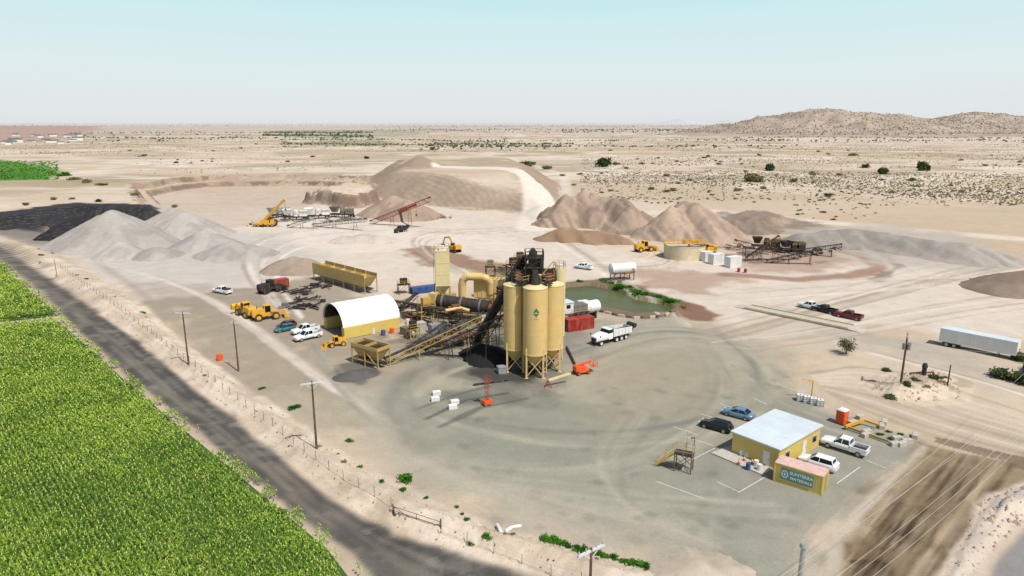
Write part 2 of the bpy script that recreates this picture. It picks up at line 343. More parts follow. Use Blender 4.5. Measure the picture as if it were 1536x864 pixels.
M['galv']=mk('galvanised_steel',(160,164,166),.45,metal=.3,dust=.2)
M['arm']=mk('pale_crossarm_paint',(196,200,202),.6,dust=.1)
M['rust']=mk('rusty_steel',(112,72,50),.8,scale=2,dust=.4,dustcol=(90,60,44))
M['red']=mk('red_paint',(150,34,26),.5,dust=.3)
M['orange']=mk('orange_paint',(222,84,24),.45,dust=.1)
M['blue']=mk('blue_paint',(24,72,130),.5,dust=.2)
M['navy']=mk('navy_paint',(22,30,56),.6,dust=.3)
M['green']=mk('green_paint',(24,120,74),.5,dust=.05)
M['teal']=mk('teal_paint',(28,100,104),.5,dust=.1,var=.05)
M['signteal']=mk('sign_teal',(70,132,134),.5,dust=.12,var=.05)
M['concrete']=mk('concrete',(176,170,160),.85,scale=2,dust=.3,bump=.2)
M['darkconc']=mk('stained_concrete',(92,86,78),.9,scale=2,dust=.3)
M['tankc']=mk('cream_tank',(204,190,158),.7,scale=.5,dust=.4)
M['wood']=mk('weathered_wood',(84,62,48),.9,scale=4,dust=.3)
M['glass']=mk('dark_glass',(22,28,32),.08,var=.02,dust=.0)
M['carblue']=mk('light_blue_car_paint',(118,148,176),.25,metal=.4,var=.04,dust=.08)
M['carblack']=mk('black_car_paint',(14,15,17),.18,var=.02,dust=.03)
M['carred']=mk('dark_red_car_paint',(100,20,24),.3,var=.04,dust=.1)
M['pink']=mk('faded_pink_roof',(206,170,162),.7,scale=1.5,var=.2,dust=.45)
M['lamp']=mk('lamp_lens',(230,230,220),.2,dust=0)
M['tail']=mk('tail_lens',(150,16,14),.25,dust=0)
M['line']=mk('white_marking_paint',(208,204,192),.8,var=.25,scale=3,dust=.5,dustcol=(150,145,135))
M['cable']=mk('aluminium_cable',(184,180,172),.6,metal=.1,dust=0)
M['bushA']=leafmat('olive_leaves',(84,88,54),(142,136,96))
M['bushF']=leafmat('hazed_scrub_leaves',(114,109,80),(162,150,116))  # scrub leaf colours lightened to carry the haze of the scene
M['bushH']=leafmat('hazy_far_leaves',(98,108,90),(144,144,124))  # distance haze mixed into the leaf colours of the far trees
M['bushG']=leafmat('green_leaves',(36,84,26),(88,140,46))
M['bushD']=leafmat('dark_green_leaves',(50,68,40),(98,106,68))
M['crop']=leafmat('crop_leaves',0,0,True)
def water():
    m=bpy.data.materials.new('pond_water'); nt,N,L=nodes(m); out=N.new('ShaderNodeOutputMaterial'); b=N.new('ShaderNodeBsdfPrincipled')
    b.inputs['Roughness'].default_value=.25; b.inputs['Specular IOR Level'].default_value=.05
    tc=N.new('ShaderNodeNewGeometry'); n=N.new('ShaderNodeTexNoise'); n.inputs['Scale'].default_value=1.5; n.inputs['Detail'].default_value=4; L.new(tc.outputs['Position'],n.inputs['Vector'])
    n3=N.new('ShaderNodeTexNoise'); n3.inputs['Scale'].default_value=.12; L.new(tc.outputs['Position'],n3.inputs['Vector'])
    mi=N.new('ShaderNodeMix'); mi.data_type='RGBA'; L.new(n3.outputs[0],mi.inputs[0]); mi.inputs[6].default_value=(.06,.072,.03,1); mi.inputs[7].default_value=(.11,.115,.045,1); L.new(mi.outputs[2],b.inputs['Base Color'])
    bp=N.new('ShaderNodeBump'); bp.inputs['Strength'].default_value=.3; bp.inputs['Distance'].default_value=.05; L.new(n.outputs[0],bp.inputs['Height']); L.new(bp.outputs[0],b.inputs['Normal']); L.new(b.outputs[0],out.inputs[0]); return m
M['water']=water()
# ---------------------------------------------------------------- objects
def tag(o,label=None,cat=None,group=None,kind=None):
    if label:o['label']=label
    if cat:o['category']=cat
    if group:o['group']=group
    if kind:o['kind']=kind
    return o
def link(name,me,parent=None,loc=(0,0,0),rz=0):
    o=bpy.data.objects.new(name,me); COL.objects.link(o); o.location=loc; o.rotation_euler=(0,0,rz)
    if parent: o.parent=parent
    return o
def thing(name,label,cat,loc=(0,0,0),rz=0,group=None,s=1):
    o=link(name,None,None,loc,rz); o.scale=(s,s,s); o.empty_display_size=.3
    return tag(o,label,cat,group)
class MB:
    def __init__(s): s.v=[]; s.f=[]; s.s=[]
    def add(s,vs,fs,sm=False):
        k=len(s.v); s.v+= [tuple(v) for v in vs]; s.f+=[tuple(i+k for i in f) for f in fs]; s.s+=[sm]*len(fs); return s
    def box(s,x0,x1,y0,y1,z0,z1,M=None):
        vs=[Vector((x,y,z)) for z in (z0,z1) for x,y in ((x0,y0),(x1,y0),(x1,y1),(x0,y1))]
        if M: vs=[M@v for v in vs]
        return s.add(vs,[(3,2,1,0),(4,5,6,7),(0,1,5,4),(1,2,6,5),(2,3,7,6),(3,0,4,7)])
    def frus(s,x0,x1,w0,z0,x2,x3,w1,z1):
        vs=[(x0,-w0,z0),(x1,-w0,z0),(x1,w0,z0),(x0,w0,z0),(x2,-w1,z1),(x3,-w1,z1),(x3,w1,z1),(x2,w1,z1)]
        return s.add(vs,[(3,2,1,0),(4,5,6,7),(0,1,5,4),(1,2,6,5),(2,3,7,6),(3,0,4,7)])
    def bar(s,a,b,w,h=None):
        a=Vector(a);b=Vector(b);d=(b-a)
        if d.length<1e-6: return s
        d.normalize(); up=Vector((0,0,1)) if abs(d.z)<.95 else Vector((1,0,0))
        x=d.cross(up).normalized()*(w/2); y=x.cross(d).normalized()*((h or w)/2)
        vs=[p+i*x+j*y for p in(a,b) for i,j in((-1,-1),(1,-1),(1,1),(-1,1))]
        return s.add(vs,[(3,2,1,0),(4,5,6,7),(0,1,5,4),(1,2,6,5),(2,3,7,6),(3,0,4,7)])
    def cyl(s,a,b,r,r2=None,n=14,cap=True):
        a=Vector(a);b=Vector(b);d=(b-a).normalized(); up=Vector((0,0,1)) if abs(d.z)<.95 else Vector((1,0,0))
        x=d.cross(up).normalized(); y=x.cross(d); r2=r if r2 is None else r2
        A1=[a+(x*math.cos(2*PI*i/n)+y*math.sin(2*PI*i/n))*r for i in range(n)]
        B1=[b+(x*math.cos(2*PI*i/n)+y*math.sin(2*PI*i/n))*r2 for i in range(n)]
        s.add(A1+B1,[(i,(i+1)%n,n+(i+1)%n,n+i) for i in range(n)],True)
        if cap:
            s.add(A1,[tuple(range(n))[::-1]]); s.add(B1,[tuple(range(n))])
        return s
    def tube(s,pts,r,n=8):
        for a,b in zip(pts[:-1],pts[1:]): s.cyl(a,b,r,n=n)
        return s
    def prism(s,p,y0,y1):
        n=len(p); vs=[(x,y0,z) for x,z in p]+[(x,y1,z) for x,z in p]
        return s.add(vs,[tuple(range(n)),tuple(range(n,2*n))[::-1]]+[(i,n+i,n+(i+1)%n,(i+1)%n) for i in range(n)])
    def loft(s,secs,sm=True,cap=True):
        n=len(secs[0]); vs=[p for c in secs for p in c]; fs=[]
        for k in range(len(secs)-1):
            for i in range(n): fs.append((k*n+i,k*n+(i+1)%n,(k+1)*n+(i+1)%n,(k+1)*n+i))
        s.add(vs,fs,sm)
        if cap: s.add(secs[0],[tuple(range(n))]); s.add(secs[-1],[tuple(range(n))[::-1]])
        return s
    def mesh(s,name,mat):
        me=bpy.data.meshes.new(name); me.from_pydata(s.v,[],s.f); me.polygons.foreach_set('use_smooth',s.s)
        me.materials.append(mat if not isinstance(mat,str) else M[mat]); me.update()
        import bmesh
        bm=bmesh.new(); bm.from_mesh(me); bmesh.ops.recalc_face_normals(bm,faces=bm.faces); bm.to_mesh(me); bm.free(); return me
    def build(s,name,mat,parent=None,label=None,loc=(0,0,0),rz=0):
        o=link(name,s.mesh(name,mat),parent,loc,rz)
        if label:o['label']=label
        return o
def between(a,b):
    p=G(*a);q=G(*b); return (p+q)/2, math.atan2(q.y-p.y,q.x-p.x),(q-p).length
# ---------------------------------------------------------------- ground meshes
def inset(x,y): return np.minimum(np.minimum(x-PX0,PX1-x),np.minimum(y-PY0,PY1-y))
def makeground():
    xs=axis(-75,95,.40,1.027,-22000,22000); ys=axis(44,140,.40,1.0115,-400,30000)
    GX,GY=np.meshgrid(xs,ys); nx,ny=len(xs),len(ys); X=GX.ravel(); Y=GY.ravel(); Z=height(X,Y); ZG=Z.reshape(ny,nx)
    slope=np.hypot(np.gradient(ZG,xs,axis=1),np.gradient(ZG,ys,axis=0)).ravel()
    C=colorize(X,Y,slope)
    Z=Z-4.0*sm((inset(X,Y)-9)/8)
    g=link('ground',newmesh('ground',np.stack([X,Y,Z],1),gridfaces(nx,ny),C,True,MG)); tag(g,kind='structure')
    xs=np.arange(PX0,PX1,1.1); ys=np.arange(PY0,PY1,1.1); GX,GY=np.meshgrid(xs,ys); nx,ny=len(xs),len(ys); X=GX.ravel(); Y=GY.ravel(); Z=height(X,Y); ZG=Z.reshape(ny,nx)
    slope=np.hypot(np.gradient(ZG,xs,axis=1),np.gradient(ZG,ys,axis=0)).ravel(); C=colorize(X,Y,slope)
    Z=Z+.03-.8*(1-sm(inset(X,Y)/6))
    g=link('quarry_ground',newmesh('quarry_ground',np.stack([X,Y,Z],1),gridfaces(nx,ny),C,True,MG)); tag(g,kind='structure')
makeground(); random.seed(7)
for nm,poly,zz in (('water',POND,-.42),('water',POND2,-.42)):
    cx=sum(p[0] for p in poly)/len(poly); cy=sum(p[1] for p in poly)/len(poly)
    m=MB(); m.add([(cx+(p[0]-cx)*1.12,cy+(p[1]-cy)*1.12,zz) for p in poly],[tuple(range(len(poly)))]); tag(m.build(nm,'water'),kind='structure')
HILLPTS=[]
def hills():
    gx=np.arange(520,3300,10.); gy=np.arange(1850,3500,10.); a,b=np.meshgrid(gx,gy); a=a.ravel(); b=b.ravel()
    z=np.full(a.shape,-30.)
    for u,v,d,w in ((1215,165,2380,210),(1150,175,2450,200),(1100,184,2500,170),(1275,170,2450,190),(1320,173,2500,180),(1375,179,2550,230),(1450,170,2650,220),(1500,177,2600,220),(1560,174,2700,260),(1640,178,2600,300)):
        p=(u-768)/F*d; hgt=43+(183-v)*.000949*d
        r=np.hypot(a-p,(b-d)*.8)
        z=np.maximum(z,hgt*np.exp(-(r/w)**2*.9)*1.0-3)
    rid=1-np.abs(fbm(a/100,b/100,4,70)*2-1)
    z=z+ (rid-.75)*np.clip(z,0,60)*.55 + (fbm(a/30,b/30,3,71)-.5)*np.clip(z,0,20)*.5
    c=np.zeros((len(a),3)); c[:]=A(188,172,157)  # hill colours dulled so that haze is painted into them
    nn=fbm(a/40,b/40,5,72); c=lerp(c,np.array(A(166,151,136)),sm((nn-.45)*6)*.8); c=lerp(c,np.array(A(204,187,170)),sm((fbm(a/70,b/30,4,73)-.55)*7)*.6)
    o=link('hills',newmesh('hills',np.stack([a,b,z],1),gridfaces(len(gx),len(gy)),c,True,gmat('hill_rock',sc=(.02,.08,.3),amt=.09))); tag(o,kind='structure')
    k=np.where((z>6)&(b<2750)&(a<2200))[0]; k=rng.choice(k,min(5200,len(k)),replace=False)
    for i in k: HILLPTS.append((a[i]+random.uniform(-4,4),b[i]+random.uniform(-4,4),random.uniform(1.6,3.8),z[i]))
    gx=np.arange(-9000,16000,90.); gy=np.arange(13500,16500,150.); a,b=np.meshgrid(gx,gy); a=a.ravel(); b=b.ravel()
    z=-20+ 300*sm((fbm(a/2600,b/9000,4,75)-.42)*2.4)*np.exp(-((b-15000)/900)**2)*sm((a+4000)/6000)
    c=np.zeros((len(a),3)); c[:]=A(210,213,218)  # pale blue-grey puts distance haze into the hill colour
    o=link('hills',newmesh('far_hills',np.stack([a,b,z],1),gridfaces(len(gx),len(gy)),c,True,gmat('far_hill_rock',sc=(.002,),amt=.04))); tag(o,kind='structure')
hills()
# ---------------------------------------------------------------- piles
def pile(name,label,peaks,slope,col,cat='pile',step=.7,gul=1.0,seed=1,group=None,flat=None,sharp=.9,ridge=False,dark=.76,stripe=None,jag=0):
    P=[G(*p) for p in peaks]; mh=max(p.z for p in P); rad=mh/slope+4
    x0=min(p.x for p in P)-rad; x1=max(p.x for p in P)+rad; y0=min(p.y for p in P)-rad; y1=max(p.y for p in P)+rad
    gx=np.arange(x0,x1,step); gy=np.arange(y0,y1,step); a,b=np.meshgrid(gx,gy); sh=a.shape; a=a.ravel(); b=b.ravel()
    z=np.full(a.shape,-99.)
    if ridge:
        bw=(fbm(a/9,b/9,4,seed+3)-.5)*5*gul
        for i in range(len(P)-1):
            p,q=P[i],P[i+1]; ex,ey=q.x-p.x,q.y-p.y; t=np.clip(((a-p.x)*ex+(b-p.y)*ey)/(ex*ex+ey*ey+1e-9),0,1)
            cx_,cy_=p.x+ex*t,p.y+ey*t; r=np.hypot(a-cx_,b-cy_); ph=p.z+(q.z-p.z)*t
            if jag: ph=ph-jag*np.abs(np.sin((cx_*1.0+cy_*.6)/3.4+seed))-jag*.5*(vn(cx_/2.1,cy_*0,seed+1))+jag*.6
            amp=np.clip(r/5,0,1); r2=np.sqrt(r*r+.3)-.5
            al=(a*.8+b*.25)
            gu=(np.abs(vn(al/3.2+bw*.05,r*.03,seed)*2-1)-.5)*gul*1.7*np.clip(r*.16,0,1)+(vn(al/1.3,r*.08,seed+6)-.5)*gul*.6*np.clip(r*.12,0,1)
            z=np.maximum(z,ph-slope*(r2+bw*.35*amp)+gu)
    else:
        for i,p in enumerate(P):
            dx=a-p.x; dy=b-p.y; r0=np.hypot(dx,dy); amp=np.clip(r0/6,0,1)
            wx=(fbm(a/5,b/5,4,seed)-.5)*3*gul*amp; wy=(fbm(a/5,b/5,4,seed+5)-.5)*3*gul*amp
            r=np.hypot(dx+wx,dy+wy); ang=np.arctan2(dy,dx)
            g2=(np.abs(vn(ang*7+seed*3.1,r*.02+i,seed)*2-1)-.5)*gul*np.clip(r*.14,0,1.3)+(vn(ang*16+seed,r*.04,seed+2)-.5)*gul*.5*np.clip(r*.1,0,1)
            z=np.maximum(z,p.z-slope*(np.sqrt(r*r+sharp*1.3)-sharp)+g2)
    z=z+(fbm(a/2.2,b/2.2,3,seed+9)-.5)*.4*gul
    if flat: z=np.minimum(z,flat+(fbm(a/6,b/6,3,seed)-.5)*1.2)
    keep=z>-.5; idx=gridfaces(sh[1],sh[0]); idx=idx[keep[idx].any(1)]
    used=np.unique(idx); mp=np.full(len(a),-1); mp[used]=np.arange(len(used))
    cx,cy=P[0].x,P[0].y
    V=np.stack([a[used]-cx,b[used]-cy,np.maximum(z[used],-1.2)],1)
    nn=fbm(a[used]/6,b[used]/6,4,seed+20)
    c=np.zeros((len(used),3)); c[:]=A(*col); c=lerp(c,c*dark,sm((nn-.45)*5)*.7); c=lerp(c,c*1.14,sm((fbm(a[used]/3,b[used]/9,3,seed+30)-.5)*6)*.6)
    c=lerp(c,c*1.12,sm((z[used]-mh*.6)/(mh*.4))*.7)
    if stripe is not None:
        st=np.abs(((z[used]*1.15+a[used]*.05+nn*1.2)%1.0)-.5)*2; c=lerp(c,np.array(A(*stripe)),sm((st-.7)*6)*.5*sm((nn-.35)*5))
    o=link(name,newmesh(name,V,mp[idx],c,True,MPILE),None,(cx,cy,0)); return tag(o,label,cat,group)
MPILE=gmat('loose_aggregate',sc=(.8,4),amt=.09,bump=.4)
GR=(184,177,169); GL=(194,187,179); BR=(182,160,141); 
pile('gravel_pile','tallest pale grey gravel pile at the left beside the black millings',[(168,314,12.5),(150,322,10.5)],.56,GR,gul=.5,seed=2)
pile('gravel_pile','second tall pale gravel pile right behind the tallest one',[(258,312,9.5),(275,318,9)],.5,(190,183,175),gul=.5,seed=3)
pile('gravel_pile','low white gravel mound in front of the tallest gravel pile',[(180,362,5.0)],.6,GL,gul=.4,seed=4)
pile('gravel_pile','middle low pale gravel pile between the tallest and the broad one',[(233,370,3.2)],.4,GR,gul=.4,seed=5)
pile('gravel_pile','broad low gravel mound at the right end of the left gravel row',[(345,362,4.6),(372,366,3.6)],.40,GR,gul=.4,seed=6)
pile('gravel_pile','pale gravel pile behind the broad low mound of the left row',[(305,345,6),(322,350,5)],.5,(186,179,172),gul=.4,seed=7)
pile('gravel_pile','small brown gravel pile behind the red bin',[(440,384,4.2),(455,386,4.0),(425,388,3.6)],.55,(172,154,137),gul=.4,seed=8)
pile('sand_mound','long low sand mound on the quarry floor behind the dark dump truck',[(545,350,2.6),(570,352,2.4),(520,353,2.2)],.35,(214,200,184),gul=.5,seed=9)
pile('earth_pile','long merged brown earth pile of the central row with eroded dark faces',[(842,300,10.5),(858,289,13),(884,286,13.8),(910,290,13.4),(938,292,13.4),(950,303,11.5),(964,314,8.5)],.72,BR,gul=2.0,seed=10,ridge=True,dark=.6,step=.5,jag=2.6)
pile('earth_pile','right hand brown earth pile with pale sandy right flank',[(985,320,9),(1004,310,11.5),(1036,300,13),(1048,304,12.6),(1068,320,9.5)],.68,(190,167,147),gul=1.8,seed=11,ridge=True,dark=.66,step=.5,jag=2.0)
pile('earth_pile','low red brown earth pile at the foot of the central row',[(825,345,3.6),(848,340,4.6),(880,344,4.2),(925,350,3.4)],.5,(168,138,113),gul=1.0,seed=12,ridge=True,jag=.8)
pile('earth_pile','small brown pile between the haul ramp and red crane',[(590,293,9),(612,300,8)],.5,(176,155,136),gul=.9,seed=13)
pile('earth_pile','small dark earth mound behind the right hand earth pile',[(1128,326,5.5),(1105,330,4.5)],.5,(150,135,120),gul=1.2,seed=14)
pile('gravel_pile','long flat grey gravel pile on the right beyond the wash plant',[(1205,350,4.5),(1250,343,5.4),(1290,343,5.6),(1330,347,5.4),(1370,355,5),(1400,359,4.8)],.40,(168,161,152),gul=1.0,seed=15,ridge=True,dark=.76,jag=.6)
pile('gravel_pile','grey gravel pile at the right end of the long flat one',[(1425,363,4.6),(1450,365,5),(1480,372,4.2)],.38,(180,171,162),gul=.8,seed=16,ridge=True,jag=.5)
pile('earth_pile','brown earth pile cut by the right edge of the picture',[(1500,412,3.5),(1524,406,5.0),(1560,404,5.6)],.44,(154,136,119),gul=1.1,seed=17,ridge=True,jag=.6)
pile('millings_pile','black asphalt millings heap at the far left with terraced sides',[(20,322,5),(60,314,6),(110,308,7),(160,307,7.5),(212,308,8.5)],.55,(58,57,60),gul=1.6,seed=18,ridge=True,dark=.6,stripe=(112,106,100),jag=.8)
pile('millings_pile','black asphalt millings heap beside the tallest gravel pile',[(80,340,4.4),(96,332,5.4),(118,326,5.8)],.6,(50,49,53),gul=1.4,seed=19,ridge=True,dark=.6,stripe=(108,102,97),jag=.6)
pile('gravel_pile','small dark gravel heap in front of the ochre feed hopper',[(530,556,1.1),(545,553,1.0),(517,560,.8)],.5,(106,102,98),gul=.4,seed=20,step=.3)
pile('millings_pile','low black heap under the silo drag conveyor',[(735,520,2.4),(722,516,2)],.55,(44,43,44),gul=.6,seed=21,step=.4)  # plain near-black heap at the foot of the drag conveyor
pile('sand_mound','pale sand heap at the bottom edge of the yard',[(1050,850,1.3),(1075,852,1.2),(1030,855,1.1)],.35,(204,189,168),gul=.4,seed=22,step=.3)
# ---------------------------------------------------------------- crop field
def crops():
    f1=[(x,y) for x,y in wp([(-160,300),(-60,352),(0,398),(40,432),(64,452),(86,474),(0,483),(-160,494)])]
    f2=wp([(-160,500),(0,489),(88,483),(130,520),(190,574),(250,625),(330,690),(420,766),(490,824),(530,876),(560,960),(-300,960)])
    for k,poly in enumerate((f1,f2)):
        m=MB(); m.add([(x,y,.12) for x,y in poly],[tuple(range(len(poly)))]); o=m.build('field_soil',mk('field_soil_%d'%k,(58,84,26),.9,dust=.05)); tag(o,kind='structure')
    d=Vector((-121,130)).normalized(); n=Vector((d.y,-d.x))
    o0=Vector((-13,50))
    t=np.arange(-25,260,.20); r=np.arange(-60,12,.50)
    T,Rr=np.meshgrid(t,r); T=T.ravel()+rng.normal(0,.10,T.size); Rr=Rr.ravel()+rng.normal(0,.09,Rr.size)
    x=o0.x+d.x*T+n.x*Rr; y=o0.y+d.y*T+n.y*Rr
    edge=(fbm(x/2,y/2,3,88)-.5)*1.0
    inside=(field(f1,x,y,5)+edge>.0)|(field(f2,x,y,5)+edge>.0)
    inside&=(x>-.84*y-6)
    inside&=rng.random(len(x))<np.clip(1.3-y/160,.35,1)
    x=x[inside];y=y[inside]; N=len(x)
    tone=.5+(fbm(x/1.3,y/1.3,3,90)-.5)*.6+.7*(fbm(x/9,y/9,4,91)-.5)
    hh=1.2+.3*rng.random(N)+ (tone-.5)*.6
    L=5
    base1=np.array([s2l(84),s2l(126),s2l(36)]); base2=np.array([s2l(168),s2l(198),s2l(70)]); base3=np.array([s2l(218),s2l(216),s2l(134)])
    allV=np.zeros((N,L,6,3)); allC=np.zeros((N,L,6,3))
    ang0=rng.random(N)*6.28; far=1+np.clip((y-70)/90,0,1.0)
    for l in range(L):
        a=ang0+l*2*PI/L*1.0+rng.normal(0,.35,N); ln=(.12+.12*rng.random(N))*far; w=(.04+.025*rng.random(N))*far
        zb=hh*(.6+.32*rng.random(N)); zt=zb+.08+.12*rng.random(N); ze=zt-.05-.12*rng.random(N)
        if l==0: ln=ln*.4; w=w*.9; zb=hh*.92; zt=zb+.12; ze=zt+.1
        ca,sa=np.cos(a),np.sin(a)
        for j,(rr,zz,ww) in enumerate(((0.02,zb,.6),(ln*.55,zt,1.0),(ln*1.25,ze,.25))):
            for q,sg in ((0,-1),(1,1)):
                allV[:,l,j*2+q,0]=x+ca*rr-sa*w*ww*sg; allV[:,l,j*2+q,1]=y+sa*rr+ca*w*ww*sg; allV[:,l,j*2+q,2]=zz
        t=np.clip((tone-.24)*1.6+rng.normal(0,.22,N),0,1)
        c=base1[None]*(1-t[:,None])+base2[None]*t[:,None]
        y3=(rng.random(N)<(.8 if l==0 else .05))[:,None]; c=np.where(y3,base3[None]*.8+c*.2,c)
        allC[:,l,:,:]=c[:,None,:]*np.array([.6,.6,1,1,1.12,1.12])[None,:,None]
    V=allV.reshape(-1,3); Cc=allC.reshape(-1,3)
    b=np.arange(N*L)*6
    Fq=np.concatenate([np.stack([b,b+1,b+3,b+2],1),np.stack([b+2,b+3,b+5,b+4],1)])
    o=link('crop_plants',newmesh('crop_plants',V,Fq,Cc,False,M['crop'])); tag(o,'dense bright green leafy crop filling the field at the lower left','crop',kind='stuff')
crops()
# ---------------------------------------------------------------- vegetation
def leafmesh(n,rx,rz,size,seed,mat,k=9,name='bush',zc=0.0):
    r=np.random.default_rng(seed)
    cc=r.normal(0,1,(k,3)); cc/=np.linalg.norm(cc,axis=1)[:,None]; cc*= (r.random((k,1))**.5)*np.array([[rx*.62,rx*.62,rz*.6]]); cc[:,2]=np.abs(cc[:,2])+rz*.22+zc
    cr=(.28+.3*r.random(k))*rx
    ci=r.integers(0,k,n); p=r.normal(0,1,(n,3)); p/=np.linalg.norm(p,axis=1)[:,None]; p*= (r.random((n,1))**.45)
    p=cc[ci]+p*cr[ci][:,None]*np.array([[1,1,rz/rx*.85]]); p[:,2]=np.maximum(p[:,2],.03)
    a=r.normal(0,1,(n,3)); a/=np.linalg.norm(a,axis=1)[:,None]; b=np.cross(a,r.normal(0,1,(n,3))); b/=np.linalg.norm(b,axis=1)[:,None]
    s=size*(.5+r.random((n,1))); V=np.stack([p-a*s-b*s*.4,p+a*s-b*s*.4,p+a*s*.7+b*s*.6,p-a*s*.7+b*s*.6],1).reshape(-1,3)
    Fq=np.arange(n*4).reshape(-1,4)
    return newmesh(name,V,Fq,None,False,mat)
BM={'a':[leafmesh(420,1,.8,.10,i,M['bushA']) for i in (1,2,3)],'g':[leafmesh(420,1,.75,.10,i,M['bushG']) for i in (4,5)],'d':[leafmesh(480,1,.9,.11,i,M['bushD']) for i in (6,7,8)],'f':[leafmesh(260,1,.7,.10,i,M['bushF']) for i in (11,12,13)]}
def bush(u,v,w,kind,label,hs=1.0,group=None,name='bush',cat='bush'):
    p=G(u,v); o=link(name,random.choice(BM[kind]),None,(p.x,p.y,hz(p.x,p.y)-.05),random.uniform(0,6)); s=w/2
    o.scale=(s,s*random.uniform(.8,1.1),s*hs); return tag(o,label,cat,group)
for u,v,w,k,l,h in [
 (1385,256,15,'d','large dark green desert tree bush at the far right beyond the quarry',1.5),(1325,261,14,'d','dark bush just left of the large desert tree bush',1.0),(1130,272,24,'a','broad olive thicket on the plain above the wash plant',.75),(1155,256,13,'d','tall dark bush behind the broad olive thicket',1.3),
 (1190,273,9,'a','small round bush right of the broad olive thicket',1),(1218,262,8,'a','small olive bush between the thicket and the dark bushes',1),(1298,252,10,'d','round bush furthest left of the far right trio',1),
 (1280,234,13,'a','low bush beyond the far right trio',.9),(908,250,23,'d','wide green bush behind the central earth pile',.9),(820,254,12,'a','brown olive shrub right of the haul ramp crest',.8),(790,249,22,'a','long olive shrub row behind the haul ramp crest',.6),(925,247,9,'a','small shrub beside the wide green bush',.8),
 (550,238,8,'d','lone dark bush left of the quarry mound peak',1),(648,224,14,'a','olive bush on the plain just behind the mound peak',1),(1062,236,9,'a','small bush left of the olive thicket far away',1),(204,293,6.5,'a','yellow green bush at the left rim of the pit',.9),(262,308,5.5,'a','olive bush behind the second gravel pile',.8),(148,303,5,'d','dark bush at the tip of the black millings',.9),
 (130,274,12,'a','olive scrub bush beyond the green field',.6),(98,264,14,'g','yellow green scrub at the edge of the green field',.6),(80,300,5,'a','small olive bush above the black millings',.9),(108,299,4,'a','small round bush right above the black millings',.9),(40,308,5,'a','low olive bush at the upper left above the millings',.9),(112,270,11,'a','olive shrub trailing right of the green field, inner one',.6),(152,278,9,'a','olive shrub trailing furthest right of the green field',.6),
 (213,473,2.6,'g','green weed clump at the upper end of the berm',.7),(442,612,2.6,'g','green weed clump beside the berm halfway along the fence',.6),(608,722,3.0,'g','largest round green shrub on the berm slope',.85),(422,772,2.2,'g','green shrub between crop field and dirt road',1.1),(603,741,1.5,'g','small green shrub just below the largest berm shrub',.9),(524,662,1.5,'g','small weed on berm left of the largest shrub',.7),
 (706,821,1.3,'g','small green weed left of its twin at the bottom berm',.9),(730,819,1.5,'g','green weed beside the white pipe pieces',.9),(62,388,2.2,'d','dark weed at the far upper berm',.6),(130,425,1.6,'d','dark weed on berm near the small left pole',.6),(393,583,1.6,'g','small weed between the orange barrel and the middle pole',.6),
 (640,748,.9,'g','tiny green weed right of the berm shrubs',.8),(685,762,.9,'g','tiny weed above the steel gate',.8),(148,535,1.0,'g','weed at the crop edge beside the dirt road',.8),
 (1330,556,2.2,'d','dark bush left of the transformer pole',.8),(1336,598,3.2,'d','low green bush at the foot of the transformer pole',.5),(1360,588,2.5,'d','dark bush right of the transformer pole base',.6),(1398,575,2.8,'d','brown green scrub around the well pump',.7),(1372,578,2.4,'a','olive brush on the sandy mound below the well pump',.6),(1412,580,2.0,'f','pale brush on the sandy mound beside the stub pole',.6),(1388,590,1.8,'f','pale brush low on the sandy mound',.6),(1502,566,5,'d','dense dark shrub at the right picture edge',.9),(1530,575,5,'d','dark shrub cut by the right picture edge',1.1),(1528,540,4,'d','upper dark shrub at the right picture edge behind others',1.1),
 (1545,558,5,'d','dark shrub partly outside the right picture edge',1),(930,434,4.5,'g','green reeds on the near left of the pond islet',.5),(962,444,5,'g','broad green shrub in the middle of the pond bank',.6),(1025,462,2.8,'a','olive shrub at the muddy end of the pond',.7),(752,401,2.8,'g','green reeds beside the small far pond',.6),(868,425,2.6,'g','green reeds at the left end of the pond',.6),
 (845,264,8,'f','pale shrub on the slope right of the haul road',.7),(862,278,6,'f','small pale shrub lower on the slope right of the haul road',.7),(870,262,7,'a','olive shrub above the central earth pile',.7)]:
    bush(u,v,w,k,l,h)
for i in range(20):
    f=i/19; u=905+f*100; v=425+f*28
    bush(u+random.uniform(-4,6),v+random.uniform(-5,2),random.uniform(2.4,4.2),'g' if i%4 else 'a','green reed clump in the fringe along the far right pond bank',.5,'reeds fringing the far pond bank','reeds','plant')
for i in range(14):
    u=818+i*11.5; v=808+i*3.2
    bush(u+random.uniform(-3,3),v+random.uniform(-2,2),random.uniform(1.2,2.2),'g','low green weed in the strip along the bottom berm edge',.6,'weeds along the bottom berm edge','weed','weed')
for i in range(24):
    f=random.random(); k=random.randint(0,9); a,b=BERM_IN[k],BERM_IN[k+1]; u=a[0]+(b[0]-a[0])*f-random.uniform(0,24); v=a[1]+(b[1]-a[1])*f+random.uniform(0,20)
    bush(u,v,random.uniform(.5,1.2),random.choice('gaf'),'tiny dry weed tuft growing on the sandy left berm',.6,'dry weed tufts on the left berm','weed','weed')
def tree(name,label,u,v,hh,w,seed,mat,group=None):
    p=G(u,v); t=thing(name,label,'tree',(p.x,p.y,hz(p.x,p.y)),0,group); r=random.Random(seed); m=MB()
    m.cyl((0,0,-.2),(.1,0,hh*.35),.16,.11,8)
    for i in range(7):
        a=i*.9+r.random(); m.cyl((.1,0,hh*.3),(math.cos(a)*w*.35,math.sin(a)*w*.35,hh*(.55+.3*r.random())),.08,.025,5)
    m.build('trunk','wood',t)
    link('crown',leafmesh(1300,w/2,hh*.62,.10,seed,mat,16,'crown',hh*.22),t)
